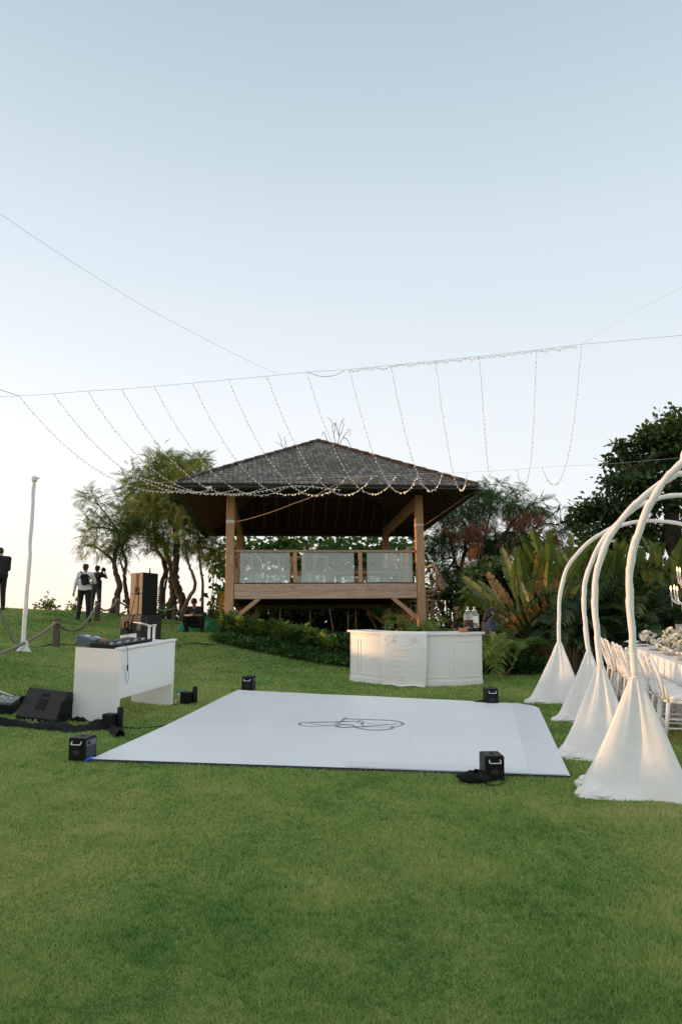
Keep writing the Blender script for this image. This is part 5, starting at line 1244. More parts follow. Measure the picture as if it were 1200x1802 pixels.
chl = ['nearest white hoop backed chair at the right edge of the picture'] + [f'{ORD[i]} white hoop backed chair of the row from the near end' for i in range(1, 10)] + ['farthest white hoop backed chair of the row, next to the palms']
dirT = (C1 - C0); dirT.z = 0; LT = dirT.length; dirT.normalize(); acr = Vector((dirT.y, -dirT.x, 0))
def lay(o, p, rz):
    o.location = (p.x, p.y, T(p.x, p.y)); o.rotation_quaternion = Vector((0, 0, 1)).rotation_difference(TN(p.x, p.y)) @ Quaternion((0, 0, 1), rz)
for i in range(NCH):
    o = ch0 if i == 0 else copy_tree(ch0); t = LT * i / (NCH - 1); p = C0 + dirT * t + acr * (.08 + random.uniform(-.015, .02))
    lay(o, p, math.atan2(acr.y, acr.x) - math.pi / 2 + random.uniform(-.035, .035)); tag(o, chl[i], 'chair', 'white hoop backed chairs along the table')
def table():
    g = C0 + acr * .88 - dirT * 1.4; c = C0 + acr * .88 + dirT * (LT / 2 - .6); L = LT + 3.0
    root = empty('dining_table', (c.x, c.y, T(c.x, c.y)), math.atan2(dirT.y, dirT.x), TN(c.x, c.y, .8)); tag(root, 'long dining table under a white cloth at the right edge', 'table')
    MB().box((0, 0, .73), (L, 1.0, .03)).build('table_top', M_white, root)
    for x in (-1, 0, 1):
        for y in (-1, 1): MB().box((x * (L / 2 - .15), y * .4, .357), (.06, .06, .715)).build('leg', M_white, root)
    Q = Matrix.Translation(root.location) @ root.rotation_quaternion.to_matrix().to_4x4()
    def at(name, x, y, z, lb, cat, grp=None):
        e = empty(name, Q @ Vector((x, y, z))); e.rotation_quaternion = root.rotation_quaternion; return tag(e, lb, cat, grp)
    cl_ = at('tablecloth', 0, 0, .748, 'white tablecloth hanging to the grass over the long table', 'tablecloth')
    w = .52; per = [(-L / 2 - .03, -w), (L / 2 + .03, -w), (L / 2 + .03, w), (-L / 2 - .03, w)]
    q = []
    for i in range(4):
        a, b = Vector((*per[i], 0)), Vector((*per[(i + 1) % 4], 0)); n = int((b - a).length / .06); q += [(a.lerp(b, k / n), (b - a).normalized()) for k in range(n)]
    m_ = len(q); vs = []
    for j in range(9):
        v = j / 8
        for i, (p, d) in enumerate(q): n = Vector((d.y, -d.x, 0)); r = p + n * (v * (.05 + .030 * math.sin(i * .9) + .015 * math.sin(i * 2.3))); vs.append((r.x, r.y, .002 - .735 * v))
    mb = MB(); mb.add(vs, [(j * m_ + i, j * m_ + (i + 1) % m_, (j + 1) * m_ + (i + 1) % m_, (j + 1) * m_ + i) for j in range(8) for i in range(m_)], True)
    mb.add([(x, y, .002) for x, y in per], [(0, 1, 2, 3)]); mb.build('cloth', M_fabric, cl_)
    # flower runner: dense white roses with a little green, long box of them along the table
    fr = at('flower_arrangement', 0, 0, .751, 'long low bank of white roses along the middle of the table', 'flowers')
    MB().box((0, 0, .03), (L - 1.5, .30, .055)).build('trough', M_white, fr)
    bl = rose_mesh(); M_bud = leafmat('flower_leaf', [(.1, (.05, .10, .03)), (.9, (.16, .22, .07))], trans=.3)
    n = 0
    for i in range(290):
        x = random.uniform(-L / 2 + 1.6, L / 2 - .45); y = random.gauss(0, .16); z = .10 + .26 * random.random() * (1 - min(1, abs(y) / .4)) + .05 * math.sin(x * 5)
        o = bpy.data.objects.new('blossom', bl[i % 3]); COL.objects.link(o); o.parent = fr; o.location = (x, y, z); o.rotation_euler = (random.uniform(-.8, .8), random.uniform(-.8, .8), random.uniform(0, 6)); s = random.uniform(.75, 1.35); o.scale = (s, s, s)
    nn = 1600; pos = np.stack([(rng.random(nn) - .5) * (L - 1.7), rng.normal(size=nn) * .14, .07 + .20 * rng.random(nn)], -1); d = rng.normal(size=(nn, 3)); d[:, 2] = np.abs(d[:, 2])
    V, Fc = scatter(LEAF[0], pos, d, .04 + .05 * rng.random(nn), rng.random(nn)); mesh_np('leaf', V, Fc, M_bud, fr, kind='stuff')
    st = MB()
    for i in range(90): x = random.uniform(-L / 2 + 1, L / 2 - .8); y = random.gauss(0, .1); st.tube([(x, y, .05), (x + .02, y, .22)], .004, 4)
    st.build('stem', mat('stem_green', (.05, .11, .03), rough=.6), fr, kind='stuff')
    # glass cylinders with candles, place settings, wine glasses along the near edge
    xs = L / 2
    for px, py0, py1, lb in ((1165.5, 1104, 1120, 'taller clear glass candle cylinder behind the white roses'), (1148.5, 1113, 1124, 'shorter clear glass candle cylinder left of the taller one')):
        k = xs - (1.15 if px > 1155 else .75)
        e = at('candle_glass', k, -.02 if px > 1155 else .02, .751, lb, 'candle holder', 'glass candle cylinders'); h = .42 if px > 1155 else .34; rr = .055
        MB().lathe([(rr, .0), (rr, h), (rr - .004, h), (rr - .004, .012), (.001, .012)], 16).build('cylinder', M_vase, e); MB().lathe([(.03, .013), (.03, .16), (.004, .165)], 10).build('candle', M_fabric, e)
    for i in range(7):
        x = -xs + 2.2 + i * .82
        e = at('plate', x, .33, .752, f'{ORD[i]} white dinner plate from the near end of the white table', 'plate', 'white dinner plates along the table edge'); MB().lathe([(.07, 0), (.135, .014), (.13, .017), (.06, .006)], 18).build('dish', M_chair, e)
        e = at('napkin', x + .05, .31, .771, f'folded napkin with card on the {ORD[i]} dinner plate from the near end', 'napkin', 'folded napkins on the plates'); MB().box((0, 0, .006), (.09, .20, .012), bev=.004).build('cloth', M_fabric, e); MB().box((0, 0, .014), (.05, .14, .003)).build('menu_card', mat('grey_card', (.55, .54, .54), rough=.7), e)
        if i < 7:
            e = at('wine_glass', x + .32, .28, .752, f'{ORD[i]} clear wine glass from the near end of the white table', 'wine glass', 'wine glasses along the table'); MB().lathe([(.035, 0), (.034, .004), (.005, .008), (.004, .09), (.03, .12), (.038, .16), (.032, .20), (.030, .20), (.035, .16), (.001, .118)], 12).build('glass', M_vase, e)
    e = at('white_rose', xs - .42, .30, .752, 'single large white rose in a stemmed glass at the far table corner', 'flower')
    MB().lathe([(.04, 0), (.04, .005), (.006, .01), (.006, .10), (.04, .13), (.045, .18)], 12).build('glass', M_vase, e); o = bpy.data.objects.new('blossom', bl[0]); COL.objects.link(o); o.parent = e; o.location = (0, 0, .22); o.scale = (1.7, 1.7, 1.7)
def rose_mesh():
    outm = []; mm = mat('white_petal', (.82, .80, .74), (.74, .72, .62), rough=.7, scale=6)
    for s in range(3):
        r = random.Random(s); mb = MB()
        for k in range(11):
            a = k * 2.4; rr = .012 + .0032 * k; ti = .15 + .085 * k; h = .035 - .0016 * k
            p = [Vector((rr * .5, -.016 - .001 * k, 0)), Vector((rr * .5, .016 + .001 * k, 0)), Vector((rr + h * math.sin(ti), .020 + .001 * k, h * math.cos(ti))), Vector((rr + h * math.sin(ti) * 1.25, 0, h * math.cos(ti) * 1.12)), Vector((rr + h * math.sin(ti), -.020 - .001 * k, h * math.cos(ti)))]
            M3 = Matrix.Rotation(a + r.uniform(-.2, .2), 3, 'Z'); mb.add([M3 @ v for v in p], [(0, 1, 2, 3, 4)])
        mb.lathe([(.002, -.01), (.016, .0), (.018, .018), (.004, .034)], 7)
        me = bpy.data.meshes.new('blossom'); me.from_pydata(mb.v, [], mb.f); me.materials.append(mm); me.update(); outm.append(me)
    return outm
table()
def chandelier():
    top = plane_pt(1199, 925, G(966, 1234)); c = P(1199, 1040, top.y); c.x = top.x
    root = empty('chandelier', (top.x, top.y, c.z)); tag(root, 'white two tier crystal chandelier with lit candle bulbs hanging at the right edge', 'chandelier')
    h = top.z - c.z; k = MB()
    n = int(h / .035)
    for i in range(10, n): k.lathe([(.002, -.014), (.009, 0), (.002, .014)], 6, (0, 0, i * .035))
    k.build('chain', M_chrome, root, kind='stuff')
    MB().lathe([(.012, -.16), (.03, -.13), (.014, -.08), (.028, -.02), (.014, .06), (.03, .16), (.014, .22), (.024, .30), (.008, .36)], 10).build('stem', M_chair, root)
    for tier, (z, R1, na) in enumerate(((-.08, .235, 8), (.20, .13, 5))):
        for i in range(na):
            a = 6.2832 * i / na + .25 + tier * .35; d = Vector((math.cos(a), math.sin(a), 0)); b = d * R1 + Vector((0, 0, z))
            MB().tube(smooth_path([Vector((0, 0, z - .02)), d * R1 * .45 + Vector((0, 0, z - .11)), d * R1 * .85 + Vector((0, 0, z - .08)), b], 5), .010, 6).build('arm', M_chair, root)
            MB().lathe([(.008, 0), (.040, .012), (.042, .018), (.012, .020)], 10, b).build('drip_pan', M_vase, root)
            MB().tube([b + Vector((0, 0, .02)), b + Vector((0, 0, .10))], .010, 7).build('candle', M_chair, root)
            MB().lathe([(.006, .10), (.013, .122), (.009, .145), (.001, .172)], 8, b).build('bulb', M_flame, root)
            dr = MB()
            for q in range(5 if i % 2 else 3): dr.lathe([(.001, -.014), (.008, 0), (.001, .014)], 5, b + Vector((0, 0, -.02 - .028 * q)))
            dr.build('crystal_drop', M_crys, root, kind='stuff')
    dr = MB()
    for i in range(10):
        a = i * .628
        for q in range(6): dr.lathe([(.001, -.014), (.009, 0), (.001, .014)], 5, (.10 * math.cos(a), .10 * math.sin(a), -.18 - .026 * q))
    dr.build('crystal_drop', M_crys, root, kind='stuff')
M_flame = mat('lit_candle_bulb', (1, .7, .4), emit=((1, .42, .11), 9)); M_crys = mat('crystal', (.78, .78, .76), rough=.08, spec=.8)
chandelier()

# ------------------------------------------------------------------ fairy lights and their cables
YN, YF = 15.0, 18.7
near = [(35, 697), (95, 693), (155, 688), (215, 685), (272, 680), (340, 674), (403, 668), (470, 662), (540, 655), (615, 650), (688, 643), (766, 635), (843, 627), (943, 616), (1022, 606)]
farp = [(380, 843), (415, 842), (450, 842), (487, 842), (525, 841), (566, 840), (610, 839), (655, 838), (696, 837), (736, 834), (779, 832), (822, 831), (864, 829), (909, 826), (953, 822)]
lowy = [863, 865, 867, 868, 869, 869, 869, 868, 867, 865, 862, 860, 846, 852, 851]
def wire(name, pts, r, lb, cat='cable', m=None, sag=0, n=24):
    q = []
    for i in range(len(pts) - 1):
        a, b = Vector(pts[i]), Vector(pts[i + 1])
        for k in range(n): t = k / n; q.append(a.lerp(b, t) - Vector((0, 0, sag * 4 * t * (1 - t))))
    q.append(Vector(pts[-1])); return tag(MB().tube(q, r, 5).build(name, m or M_wire, origin=q[0]), lb, cat)
NP = [P(a, b, YN) for a, b in near]; FP = [P(a, b, YF) for a, b in farp]
def strand(i):
    a, c = NP[i], FP[i]; H_ = c.y - a.y
    # parabola z(s): through both ends, with its lowest point as low as the photograph shows
    best = None
    for kk in range(10, 90):
        cc = kk * .1; b = c.z - a.z - cc; s = -b / (2 * cc)
        if not .3 < s < .98: continue
        lo = Vector((a.x + (c.x - a.x) * s, a.y + H_ * s, a.z + b * s + cc * s * s)); e = abs(proj(lo)[1] - lowy[i])
        if best is None or e < best[0]: best = (e, cc, b)
    _, cc, b = best
    f = lambda s: Vector((a.x + (c.x - a.x) * s, a.y + H_ * s, a.z + b * s + cc * s * s))
    q = [f(k / 60) for k in range(61)]
    root = empty('string_light', a)
    side = 'leftmost' if i == 0 else 'rightmost' if i == 14 else None
    ords = ['first', 'second', 'third', 'fourth', 'fifth', 'sixth', 'seventh', 'middle', 'seventh', 'sixth', 'fifth', 'fourth', 'third', 'second', 'first']
    lb = f'{side} strand of fairy lights hanging from the upper cable' if side else ('middle strand of fairy lights, eighth from either end of the cable' if i == 7 else f'{ords[i]} strand of fairy lights from the {"left" if i < 7 else "right"} end of the upper cable')
    tag(root, lb, 'string lights', 'strands of fairy lights between the two cables')
    MB().tube([p - a for p in q], .0045, 4).build('wire', M_wire, root)
    # bulbs at even spacing along the strand
    L = [0]
    for k in range(60): L.append(L[-1] + (q[k + 1] - q[k]).length)
    mb = MB(); mb2 = MB(); d = .04; r = random.Random(i)
    while d < L[-1]:
        s = float(np.interp(d, L, np.linspace(0, 1, 61))); p = f(s) - a; an = r.uniform(0, 6.28); t = Vector((math.cos(an) * .028, math.sin(an) * .028, -.038 if r.random() < .8 else .01))
        warm = s > .62 and 5 <= i <= 12 and r.random() < .55
        (mb2 if warm else mb).tube([p, p + t * .5, p + t], [.005, .011, .004], 5); d += r.uniform(.085, .115)
    mb.build('bulb', M_bulb, root, kind='stuff')
    if mb2.v: mb2.build('lit_bulb', M_bulbw, root, kind='stuff')
for i in range(15): strand(i)
def wrapped_string():
    r = empty('string_light', NP[9]); tag(r, 'spare strand of fairy lights wound along the right half of the upper cable', 'string lights'); o = NP[9]; rr = random.Random(9); q = []
    for i in range(9, 14):
        for k in range(12):
            t = k / 12; q.append(NP[i].lerp(NP[i + 1], t) - o + Vector((0, rr.uniform(-.02, .02), -.02 - .05 * abs(math.sin(t * 9.4)) * rr.random())))
    MB().tube(q, .005, 4).build('wire', M_wire, r); mb = MB()
    for i in range(len(q) - 1):
        for t in (0, .5):
            p = q[i].lerp(q[i + 1], t); d = Vector((rr.uniform(-.03, .03), 0, rr.choice((-1, -1, 1)) * .04)); mb.tube([p, p + d * .5, p + d], [.005, .010, .004], 5)
    mb.build('bulb', M_bulb, r, kind='stuff')
wrapped_string()
wire('support_cable', [P(-700, 712, YN + .3)] + NP + [P(1700, 545, 15.2)], .0045, 'upper cable that carries the near ends of the fairy light strands')
wire('support_cable', [P(240, 852, 18.4)] + FP + [P(1062, 817, 18.8), P(1300, 797, 20.5)], .003, 'lower cable crossing in front of the roof to the big dark tree')
wire('support_cable', [P(-420, 60, 7.0), P(-20, 362, 10.0), P(250, 537, 12.4), P(486, 658, YN)], .003, 'single cable slanting down from the upper left to the fairy lights', sag=.03)
wire('support_cable', [P(-500, 480, 11.5), P(-10, 682, 14.6), NP[0]], .008, 'short cable end at the left margin holding the fairy light cable')
wire('support_cable', [NP[14], P(1110, 548, 13.6), P(1215, 497, 12.5), P(1500, 360, 11.0)], .003, 'single cable slanting up to the right from the last fairy light strand', sag=.02)
b = P(540, 653, YN); c = P(606, 652, YN); wire('support_cable', [b, c], .008, 'slack loop of spare cable below the upper cable', sag=.13)
wire('guy_rope', [pvw(-HX + .13, -HY - .13, 3.50), P(520, 885, 18.3), P(590, 853, 18.0), P(640, 838, 17.7)], .012, 'pale orange cord tied to the front left post and slanting up to the fairy lights', 'cord', mat('orange_cord', (.42, .27, .15), rough=.8), sag=.04)
wire('guy_rope', [pvw(HX + .13, -HY - .1, 3.44), pvw(RX - .1, -RY + .2, 4.15)], .010, 'thin orange cord from the front right post to the right roof corner', 'cord', MATS['orange_cord'])
def junction():
    p = P(369, 858, 18.0); e = empty('junction_box', p); tag(e, 'small white plug box hanging on the fairy lights below the left eave', 'plug box')
    MB().box((0, 0, 0), (.12, .05, .055), bev=.008).build('case', M_white, e); MB().tube([(-.06, 0, 0), (-.16, 0, .02)], .008, 5).build('lead', M_wire, e); MB().tube([(.06, 0, 0), (.2, .02, -.01), (.34, .05, -.6)], .006, 5).build('lead', M_dwire, e)
junction()
q = [P(a, b, y) for a, b, y in ((200, 833, 17.8), (240, 838, 17.9), (290, 853, 17.8), (340, 866, 17.6), (400, 869, 17.4), (450, 866, 17.4), (520, 855, 17.5), (600, 862, 17.4))]
def eave_string():
    s = smooth_path(q, 12); r = empty('string_light', s[0]); tag(r, 'long strand of fairy lights swagged along under the front eave from the left trees', 'string lights'); MB().tube([p - s[0] for p in s], .0055, 4).build('wire', M_wire, r)
    mb = MB(); rr = random.Random(5)
    d = 0; nxt = .05
    for i in range(len(s) - 1):
        L = (s[i + 1] - s[i]).length
        while nxt < d + L:
            p = s[i].lerp(s[i + 1], (nxt - d) / L) - s[0]; mb.tube([p, p + Vector((rr.uniform(-.02, .02), 0, -.02)), p + Vector((rr.uniform(-.03, .03), 0, -.045))], [.005, .011, .004], 5); nxt += rr.uniform(.085, .12)
        d += L
    mb.build('bulb', M_bulb, r, kind='stuff')
eave_string()

# ------------------------------------------------------------------ people
def union_mesh(caps, voxel=.012, smooth=4, ell=()):
    """one continuous skin over tapered limbs and ellipsoids"""
    mb = MB()
    for p, q, r0, r1 in caps:
        p, q = Vector(p), Vector(q); d = q - p; L = d.length
        if L < 1e-5: d = Vector((0, 0, 1e-4))
        dn = d.normalized(); pts = []; rs = []
        for k in (-80, -45, -15): a = R_(k); pts.append(p + dn * r0 * math.sin(a)); rs.append(max(.0015, r0 * math.cos(a)))
        pts += [p, q]; rs += [r0, r1]
        for k in (15, 45, 80): a = R_(k); pts.append(q + dn * r1 * math.sin(a)); rs.append(max(.0015, r1 * math.cos(a)))
        mb.tube(pts, rs, 12)
    for c, r in ell:
        c = Vector(c); n = 14; mb.grid(lambda u, v: c + Vector((r[0] * math.sin(math.pi * v) * math.cos(6.2832 * u), r[1] * math.sin(math.pi * v) * math.sin(6.2832 * u), -r[2] * math.cos(math.pi * v))), 16, 12)
    me = bpy.data.meshes.new('u'); me.from_pydata(mb.v, [], mb.f)
    bm = bmesh.new(); bm.from_mesh(me); bmesh.ops.remove_doubles(bm, verts=bm.verts, dist=1e-5); bmesh.ops.recalc_face_normals(bm, faces=bm.faces); bm.to_mesh(me); bm.free()
    o = bpy.data.objects.new('u', me); COL.objects.link(o)
    rm = o.modifiers.new('r', 'REMESH'); rm.mode = 'VOXEL'; rm.voxel_size = voxel
    s = o.modifiers.new('s', 'SMOOTH'); s.iterations = smooth; s.factor = .5
    dg = bpy.context.evaluated_depsgraph_get(); r = bpy.data.meshes.new_from_object(o.evaluated_get(dg)); bpy.data.objects.remove(o); bpy.data.meshes.remove(me)
    r.polygons.foreach_set('use_smooth', np.ones(len(r.polygons), bool)); return r
def part(name, me, m, parent):
    me.name = name; me.materials.clear(); me.materials.append(m); return link(name, me, parent)
def hand(w, fwd, side, curl=.5):
    """palm, four fingers of different length and a thumb; w wrist, fwd towards the fingers, side towards the thumb"""
    w = Vector(w); f = Vector(fwd).normalized(); s = Vector(side); s = (s - f * s.dot(f)).normalized(); nrm = f.cross(s)
    if nrm.z > 0 and abs(f.z) < .8: nrm = -nrm
    c = [(w, w + f * .085, .026, .036)]
    for i, L in enumerate((.068, .078, .072, .056)):
        b = w + f * .09 + s * (.030 - .020 * i); m = b + (f * math.cos(curl) + nrm * math.sin(curl)) * L * .55; e = m + (f * math.cos(curl * 2) + nrm * math.sin(curl * 2)) * L * .5
        c += [(b, m, .0098, .0088), (m, e, .0088, .0072)]
    b = w + f * .03 + s * .032; m = b + (f * .7 + s * .65 + nrm * .25).normalized() * .045; e = m + (f * .95 + s * .05 + nrm * .3).normalized() * .035
    return c + [(b, m, .0125, .0105), (m, e, .0105, .0085)]
def person(label, loc, rz, J, shirt, trouser, shoe, sc=1.0, group=None, sleeves='long', female=False, hair='short', beltz=0, chest=1.0):
    """J: joints in metres; the figure faces +y"""
    root = empty('person', loc, rz); root.scale = (sc, sc, sc); tag(root, label, 'person', group)
    V = {k: Vector(v) for k, v in J.items()}
    hd, nk, chs, pel = V['head'], V['neck'], V['chest'], V['pelvis']
    face = V.get('face', Vector((0, 1, 0))).normalized(); up = (hd - nk).normalized(); side = face.cross(up).normalized()
    K = chest
    torso = [(pel + Vector((-.07, 0, 0)), pel + Vector((.07, 0, 0)), .118, .118), (pel, chs, .115 * K, .125 * K), (chs.lerp(V['shl'], .55), chs.lerp(V['shr'], .55), .092 * K, .092 * K), (chs, nk, .10 * K, .052), (V['shl'], V['shr'], .060, .060), (chs + (V['shl'] - nk) * .55 - Vector((0, 0, .10)), pel + Vector((V['hipl'].x - pel.x, V['hipl'].y - pel.y, .12)) * 1.0, .085 * K, .085), (chs + (V['shr'] - nk) * .55 - Vector((0, 0, .10)), pel + Vector((V['hipr'].x - pel.x, V['hipr'].y - pel.y, .12)), .085 * K, .085)]
    arms = []; fore = []; legs = []; shn = []; ft = []
    for s in 'lr':
        arms += [(V['sh' + s], V['el' + s], .052, .040)]; fore += [(V['el' + s], V['wr' + s], .040, .026)]
        legs += [(V['hip' + s], V['kn' + s], .092, .056)]; shn += [(V['kn' + s], V['an' + s], .057, .037)]
        ft += [(V['an' + s], V['an' + s] + Vector((0, -.02, -.045)), .040, .036), (V['an' + s] + Vector((0, -.03, -.045)), V['to' + s], .036, .030)]
    hands = []
    for s, sd in (('l', 1), ('r', -1)):
        f = V.get('hf' + s, V['wr' + s] - V['el' + s]); t = V.get('ht' + s, Vector((sd * .2, 1, 0))); hands += hand(V['wr' + s], f, t, J.get('curl', (.5,))[0] if 'curl' in J else .5)
    h0 = hd; headc = [(nk - up * .02, nk + up * .07, .054, .052), (h0 - up * .015 + face * .012, h0 - up * .075 + face * .03, .072, .046), (h0 - face * .012 + up * .02, h0 + face * .01 + up * .025, .088, .082)]
    nose = [(h0 + face * .082 + up * .005, h0 + face * .103 - up * .028, .008, .013), (h0 + face * .078 - up * .062 - side * .016, h0 + face * .078 - up * .062 + side * .016, .008, .008), (h0 + face * .066 + up * .022 - side * .03, h0 + face * .066 + up * .022 + side * .03, .016, .016)]
    ears = [(h0 + side * .084 - up * .012, h0 + side * .088 + up * .018, .012, .015), (h0 - side * .084 - up * .012, h0 - side * .088 + up * .018, .012, .015)]
    part('body', union_mesh(torso + arms + fore + legs + shn + ft + headc + nose + ears + hands, .0105, 3), M_skin, root)
    # eyes
    ey = MB()
    for s in (-1, 1): c = h0 + face * .079 + up * .008 + side * .031 * s; ey.lathe([(.001, -.008), (.009, -.004), (.009, .004), (.001, .008)], 8, c)
    ey.build('eyes', M_hair, root)
    g = lambda caps, d: [(p, q, a + d, b + d) for p, q, a, b in caps]
    sl = []
    for s in 'lr':
        e, w = V['el' + s], V['wr' + s]
        if sleeves == 'long': sl += [(V['sh' + s], e, .066, .056), (e, e.lerp(w, .92), .055, .042)]
        elif sleeves == 'elbow': sl += [(V['sh' + s], V['sh' + s].lerp(e, .95), .068, .058)]
        else: sl += [(V['sh' + s], V['sh' + s].lerp(e, .55), .068, .064)]
    low = pel + Vector((0, 0, beltz))
    sh_t = g([(low + Vector((-.07, 0, .02)), low + Vector((.07, 0, .02)), .118, .118)] + torso[1:], .017)
    sh_t[5] = (sh_t[5][0], low + Vector((V['hipl'].x - pel.x, V['hipl'].y - pel.y, .03)), sh_t[5][2], .10); sh_t[6] = (sh_t[6][0], low + Vector((V['hipr'].x - pel.x, V['hipr'].y - pel.y, .03)), sh_t[6][2], .10)
    sh_t[3] = (chs, chs.lerp(nk, .62), .118 * K, .074)
    part('shirt', union_mesh(sh_t + sl, .014, 3), shirt, root)
    tr = [(pel + Vector((-.075, 0, -.01)), pel + Vector((.075, 0, -.01)), .131, .131), (pel, pel + Vector((0, 0, .06)), .128, .122)]
    for s in 'lr':
        k, a = V['kn' + s], V['an' + s]; tr += [(V['hip' + s], k, .106, .074), (k, k.lerp(a, .97), .074, .060)]
    part('trousers', union_mesh(tr, .014, 3), trouser, root)
    sm = []
    for s in 'lr': a = V['an' + s]; sm += [(a + Vector((0, -.025, -.040)), V['to' + s], .046, .040), (a + Vector((0, 0, -.01)), a + Vector((0, -.02, -.05)), .048, .046)]
    part('shoes', union_mesh(sm, .012, 2), shoe, root)
    hc = [(h0 - face * .028 + up * .035, h0 + face * .025 + up * .052, .092, .076), (h0 - face * .045 + up * .0, h0 - face * .045 - up * .035, .076, .062)]
    if hair == 'long': hc += [(h0 - face * .06, h0 - face * .075 - up * .13, .075, .055), (h0 + side * .05 - face * .02, h0 + side * .055 - up * .07 - face * .03, .05, .04), (h0 - side * .05 - face * .02, h0 - side * .055 - up * .07 - face * .03, .05, .04)]
    part('hair', union_mesh(hc, .012, 2), M_hair, root)
    return root
ST = dict(head=(0, .015, 1.61), neck=(0, -.01, 1.47), chest=(0, 0, 1.26), pelvis=(0, 0, .94), shl=(-.185, 0, 1.41), shr=(.185, 0, 1.41), ell=(-.25, -.03, 1.12), elr=(.25, -.03, 1.12), wrl=(-.27, .04, .88), wrr=(.27, .04, .88),
          hipl=(-.09, 0, .91), hipr=(.09, 0, .91), knl=(-.11, .02, .49), knr=(.11, .02, .49), anl=(-.12, -.02, .085), anr=(.12, -.02, .085), tol=(-.14, .13, .035), tor=(.14, .13, .035))
M_wshirt = mat('white_sweatshirt', (.78, .77, .77), (.70, .69, .70), rough=.9, scale=9, bump=.4, dist=.015)
M_trous = mat('black_trousers', (.016, .015, .016), (.028, .026, .026), rough=.9, scale=10, bump=.4, dist=.015)
M_jeans = mat('dark_jeans', (.030, .038, .052), (.06, .07, .09), rough=.9, scale=12, bump=.3, dist=.01)
M_bshirt = mat('black_shirt', (.018, .018, .021), (.030, .030, .034), rough=.9, scale=9, bump=.4, dist=.015)
M_shoe = mat('dark_shoe', (.02, .018, .017), (.035, .03, .03), rough=.6, scale=20)
M_navy = mat('navy_top', (.025, .032, .065), (.04, .048, .09), rough=.9, scale=12, bump=.3)
def at_px(px, py, Y):
    p = P(px, py, Y); return Vector((p.x, p.y, T(p.x, p.y)))
# man in white, back to us
J = dict(ST); J.update(elr=(.27, .10, 1.17), wrr=(.15, .32, 1.35), hfr=(-.3, .5, .6), htr=(-1, .3, 0), face=(.35, .9, -.05), ell=(-.26, -.05, 1.13), wrl=(-.31, -.01, .87), knl=(-.13, .03, .49), anl=(-.16, .0, .085), tol=(-.20, .14, .035), knr=(.12, .0, .49), anr=(.15, -.06, .085), tor=(.19, .08, .035), hipl=(-.10, 0, .91), hipr=(.10, 0, .91))
loc = at_px(147, 1093, 22.1); pw = person('man in white sweatshirt and black trousers seen from behind on the hill', loc, R_(8), J, M_wshirt, M_trous, M_shoe, .985)
bk = empty('shoulder_bag', loc, R_(8)); tag(bk, 'black sling bag worn on the back of the man in white', 'bag')
MB().box((.02, -.185, 1.22), (.22, .09, .32), Matrix.Rotation(R_(-12), 3, 'Y'), bev=.04).build('pouch', M_cloth_b, bk); MB().box((.02, -.232, 1.16), (.16, .03, .16), Matrix.Rotation(R_(-12), 3, 'Y'), bev=.012).build('pocket', M_bshirt, bk)
MB().tube(smooth_path([(-.13, .02, 1.475), (-.12, -.08, 1.46), (-.06, -.155, 1.38), (.05, -.185, 1.24), (.16, -.13, 1.10), (.19, .0, 1.04)], 5), .016, 6).build('strap', M_cloth_b, bk)
# printed marks across the shoulders of the sweatshirt
pr = MB(); rr = random.Random(4)
for i in range(26):
    x = rr.uniform(-.15, .16); z = 1.36 + rr.uniform(-.10, .05) - abs(x) * .3; yb = -.150 + x * x * 1.4; a = rr.uniform(0, 3.1)
    pr.bar((x, yb, z), (x + .045 * math.cos(a), yb, z + .045 * math.sin(a)), .016, .010, up=(0, 1, 0))
pr.build('shirt_print', M_bshirt, pw)
# cameraman beyond
J = dict(ST); J.update(ell=(-.26, .20, 1.24), elr=(.30, .16, 1.27), wrl=(-.02, .34, 1.48), wrr=(.13, .30, 1.55), hfl=(.3, .3, .6), hfr=(-.3, .3, .6), htl=(1, 0, .2), htr=(-1, 0, .2), face=(.25, 1, -.05), head=(0, .03, 1.61), anl=(-.16, .02, .085), tol=(-.2, .16, .035), knl=(-.14, .03, .49), anr=(.16, -.02, .085), tor=(.2, .12, .035), knr=(.13, .01, .49))
loc2 = at_px(168, 1080, 27.0); person('man in black shirt and jeans raising a camera on the ridge', loc2, R_(-10), J, M_bshirt, M_jeans, M_shoe, 1.0, None, 'short')
cm = empty('camera_device', loc2, R_(-10)); tag(cm, 'small black camera held up to the face of the man on the ridge', 'camera')
MB().box((.09, .30, 1.60), (.15, .07, .10), bev=.012).build('camera_body', M_black, cm); MB().lathe([(.035, 0), (.04, .10), (.03, .11)], 12).build('lens', M_black, cm).matrix_basis = Matrix.Translation((.09, .33, 1.60)) @ Matrix.Rotation(R_(-90), 4, 'X'); MB().box((.09, .29, 1.665), (.06, .05, .035), bev=.008).build('viewfinder', M_black, cm)
# man in black at the left edge, side on, head bent
J = dict(ST); J.update(head=(0, .10, 1.58), neck=(0, .02, 1.46), chest=(0, .0, 1.26), face=(0, .8, -.6), ell=(-.24, .05, 1.12), elr=(.24, .05, 1.12), wrl=(-.10, .28, 1.10), wrr=(.10, .28, 1.10), hfl=(.6, .5, .1), hfr=(-.6, .5, .1), htl=(0, .3, 1), htr=(0, .3, 1), shl=(-.20, -.01, 1.40), shr=(.20, -.01, 1.40), pelvis=(0, -.02, .94))
person('man in black clothes with bent head at the left edge of the picture', at_px(-3, 1074, 21.0), R_(48), J, M_bshirt, M_trous, M_shoe, 1.04, None, 'long', chest=1.12)
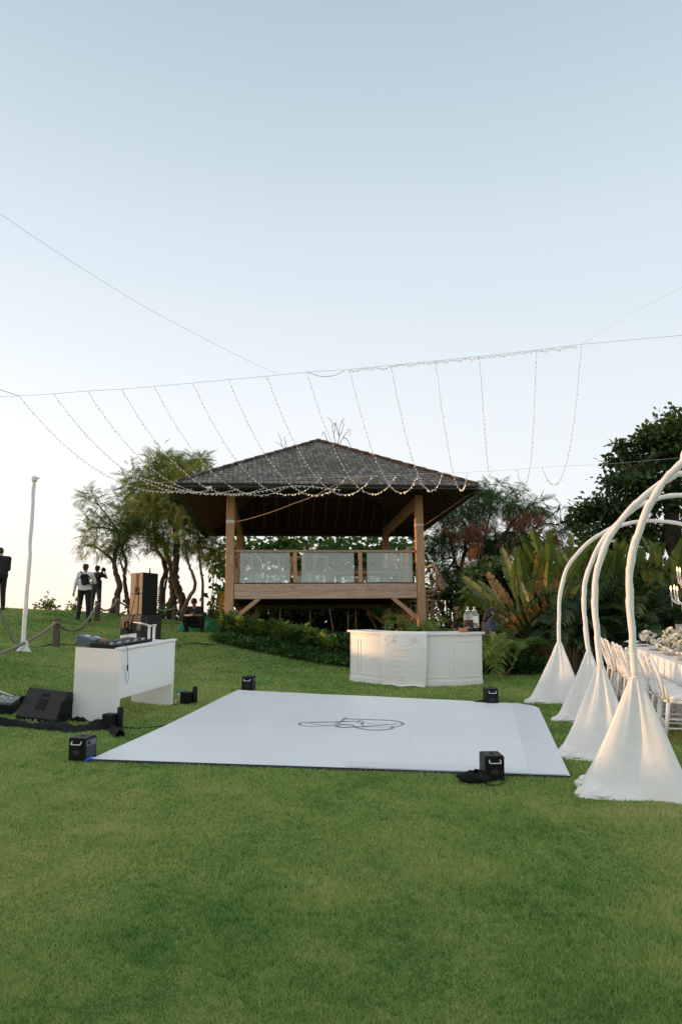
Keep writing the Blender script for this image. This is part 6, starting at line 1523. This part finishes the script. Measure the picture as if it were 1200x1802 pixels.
# squatting man with phone, facing us
SQ = dict(head=(0, .20, .83), neck=(0, .10, .715), chest=(0, .03, .53), pelvis=(0, -.13, .27), shl=(-.185, .06, .66), shr=(.185, .06, .66), ell=(-.25, .20, .46), elr=(.25, .20, .46), wrl=(-.075, .40, .475), wrr=(.075, .40, .475), hfl=(.55, .55, .05), hfr=(-.55, .55, .05), htl=(0, .2, 1), htr=(0, .2, 1),
          hipl=(-.10, -.13, .27), hipr=(.10, -.13, .27), knl=(-.25, .26, .40), knr=(.25, .26, .40), anl=(-.21, .05, .085), anr=(.20, .06, .085), tol=(-.26, .21, .035), tor=(.25, .22, .035), face=(0, .93, -.37))
loc3 = at_px(342, 1114, 21.7); ps = person('man in black squatting on the grass and looking at his phone', loc3, R_(180 + 4), SQ, M_bshirt, M_trous, M_shoe, 1.04, None, 'elbow')
ph = empty('mobile_phone', loc3, R_(184)); tag(ph, 'mobile phone held in both hands by the squatting man', 'phone'); ph.scale = (1.04,) * 3
MB().box((0, .475, .515), (.15, .012, .075), Matrix.Rotation(R_(-40), 3, 'X'), bev=.004).build('phone_body', M_grey, ph); MB().box((0, .468, .520), (.135, .003, .062), Matrix.Rotation(R_(-40), 3, 'X')).build('screen', M_black, ph)
# two helpers behind the bar
SE = dict(head=(0, .05, 1.22), neck=(0, .0, 1.08), chest=(0, 0, .88), pelvis=(0, -.02, .56), shl=(-.16, 0, 1.02), shr=(.16, 0, 1.02), ell=(-.22, .02, .76), elr=(.22, .02, .76), wrl=(-.12, .22, .66), wrr=(.12, .22, .66), hipl=(-.09, 0, .54), hipr=(.09, 0, .54), knl=(-.12, .40, .50), knr=(.12, .40, .50), anl=(-.12, .36, .085), anr=(.12, .36, .085), tol=(-.13, .50, .035), tor=(.13, .50, .035), face=(0, 1, .05))
p = at_px(858, 1080, 15.5); person('woman with dark hair in a navy top sitting behind the bar, looking right', p, R_(-75), SE, M_navy, M_trous, M_shoe, .98, None, 'short', hair='long')
stl = empty('low_stool', p, R_(-75)); tag(stl, 'low wooden stool under the woman in navy behind the bar', 'stool'); MB().box((0, -.02, .41), (.36, .34, .04)).build('seat', M_wood, stl)
for x in (-.14, .14):
    for y in (-.15, .11): MB().box((x, y, .195), (.04, .04, .39)).build('leg', M_wood, stl)
p = at_px(803, 1100, 17.5); person('dark haired helper crouching among the plants behind the bar', p, R_(165), SQ, M_cloth_b, M_trous, M_shoe, 1.0, None, 'short')
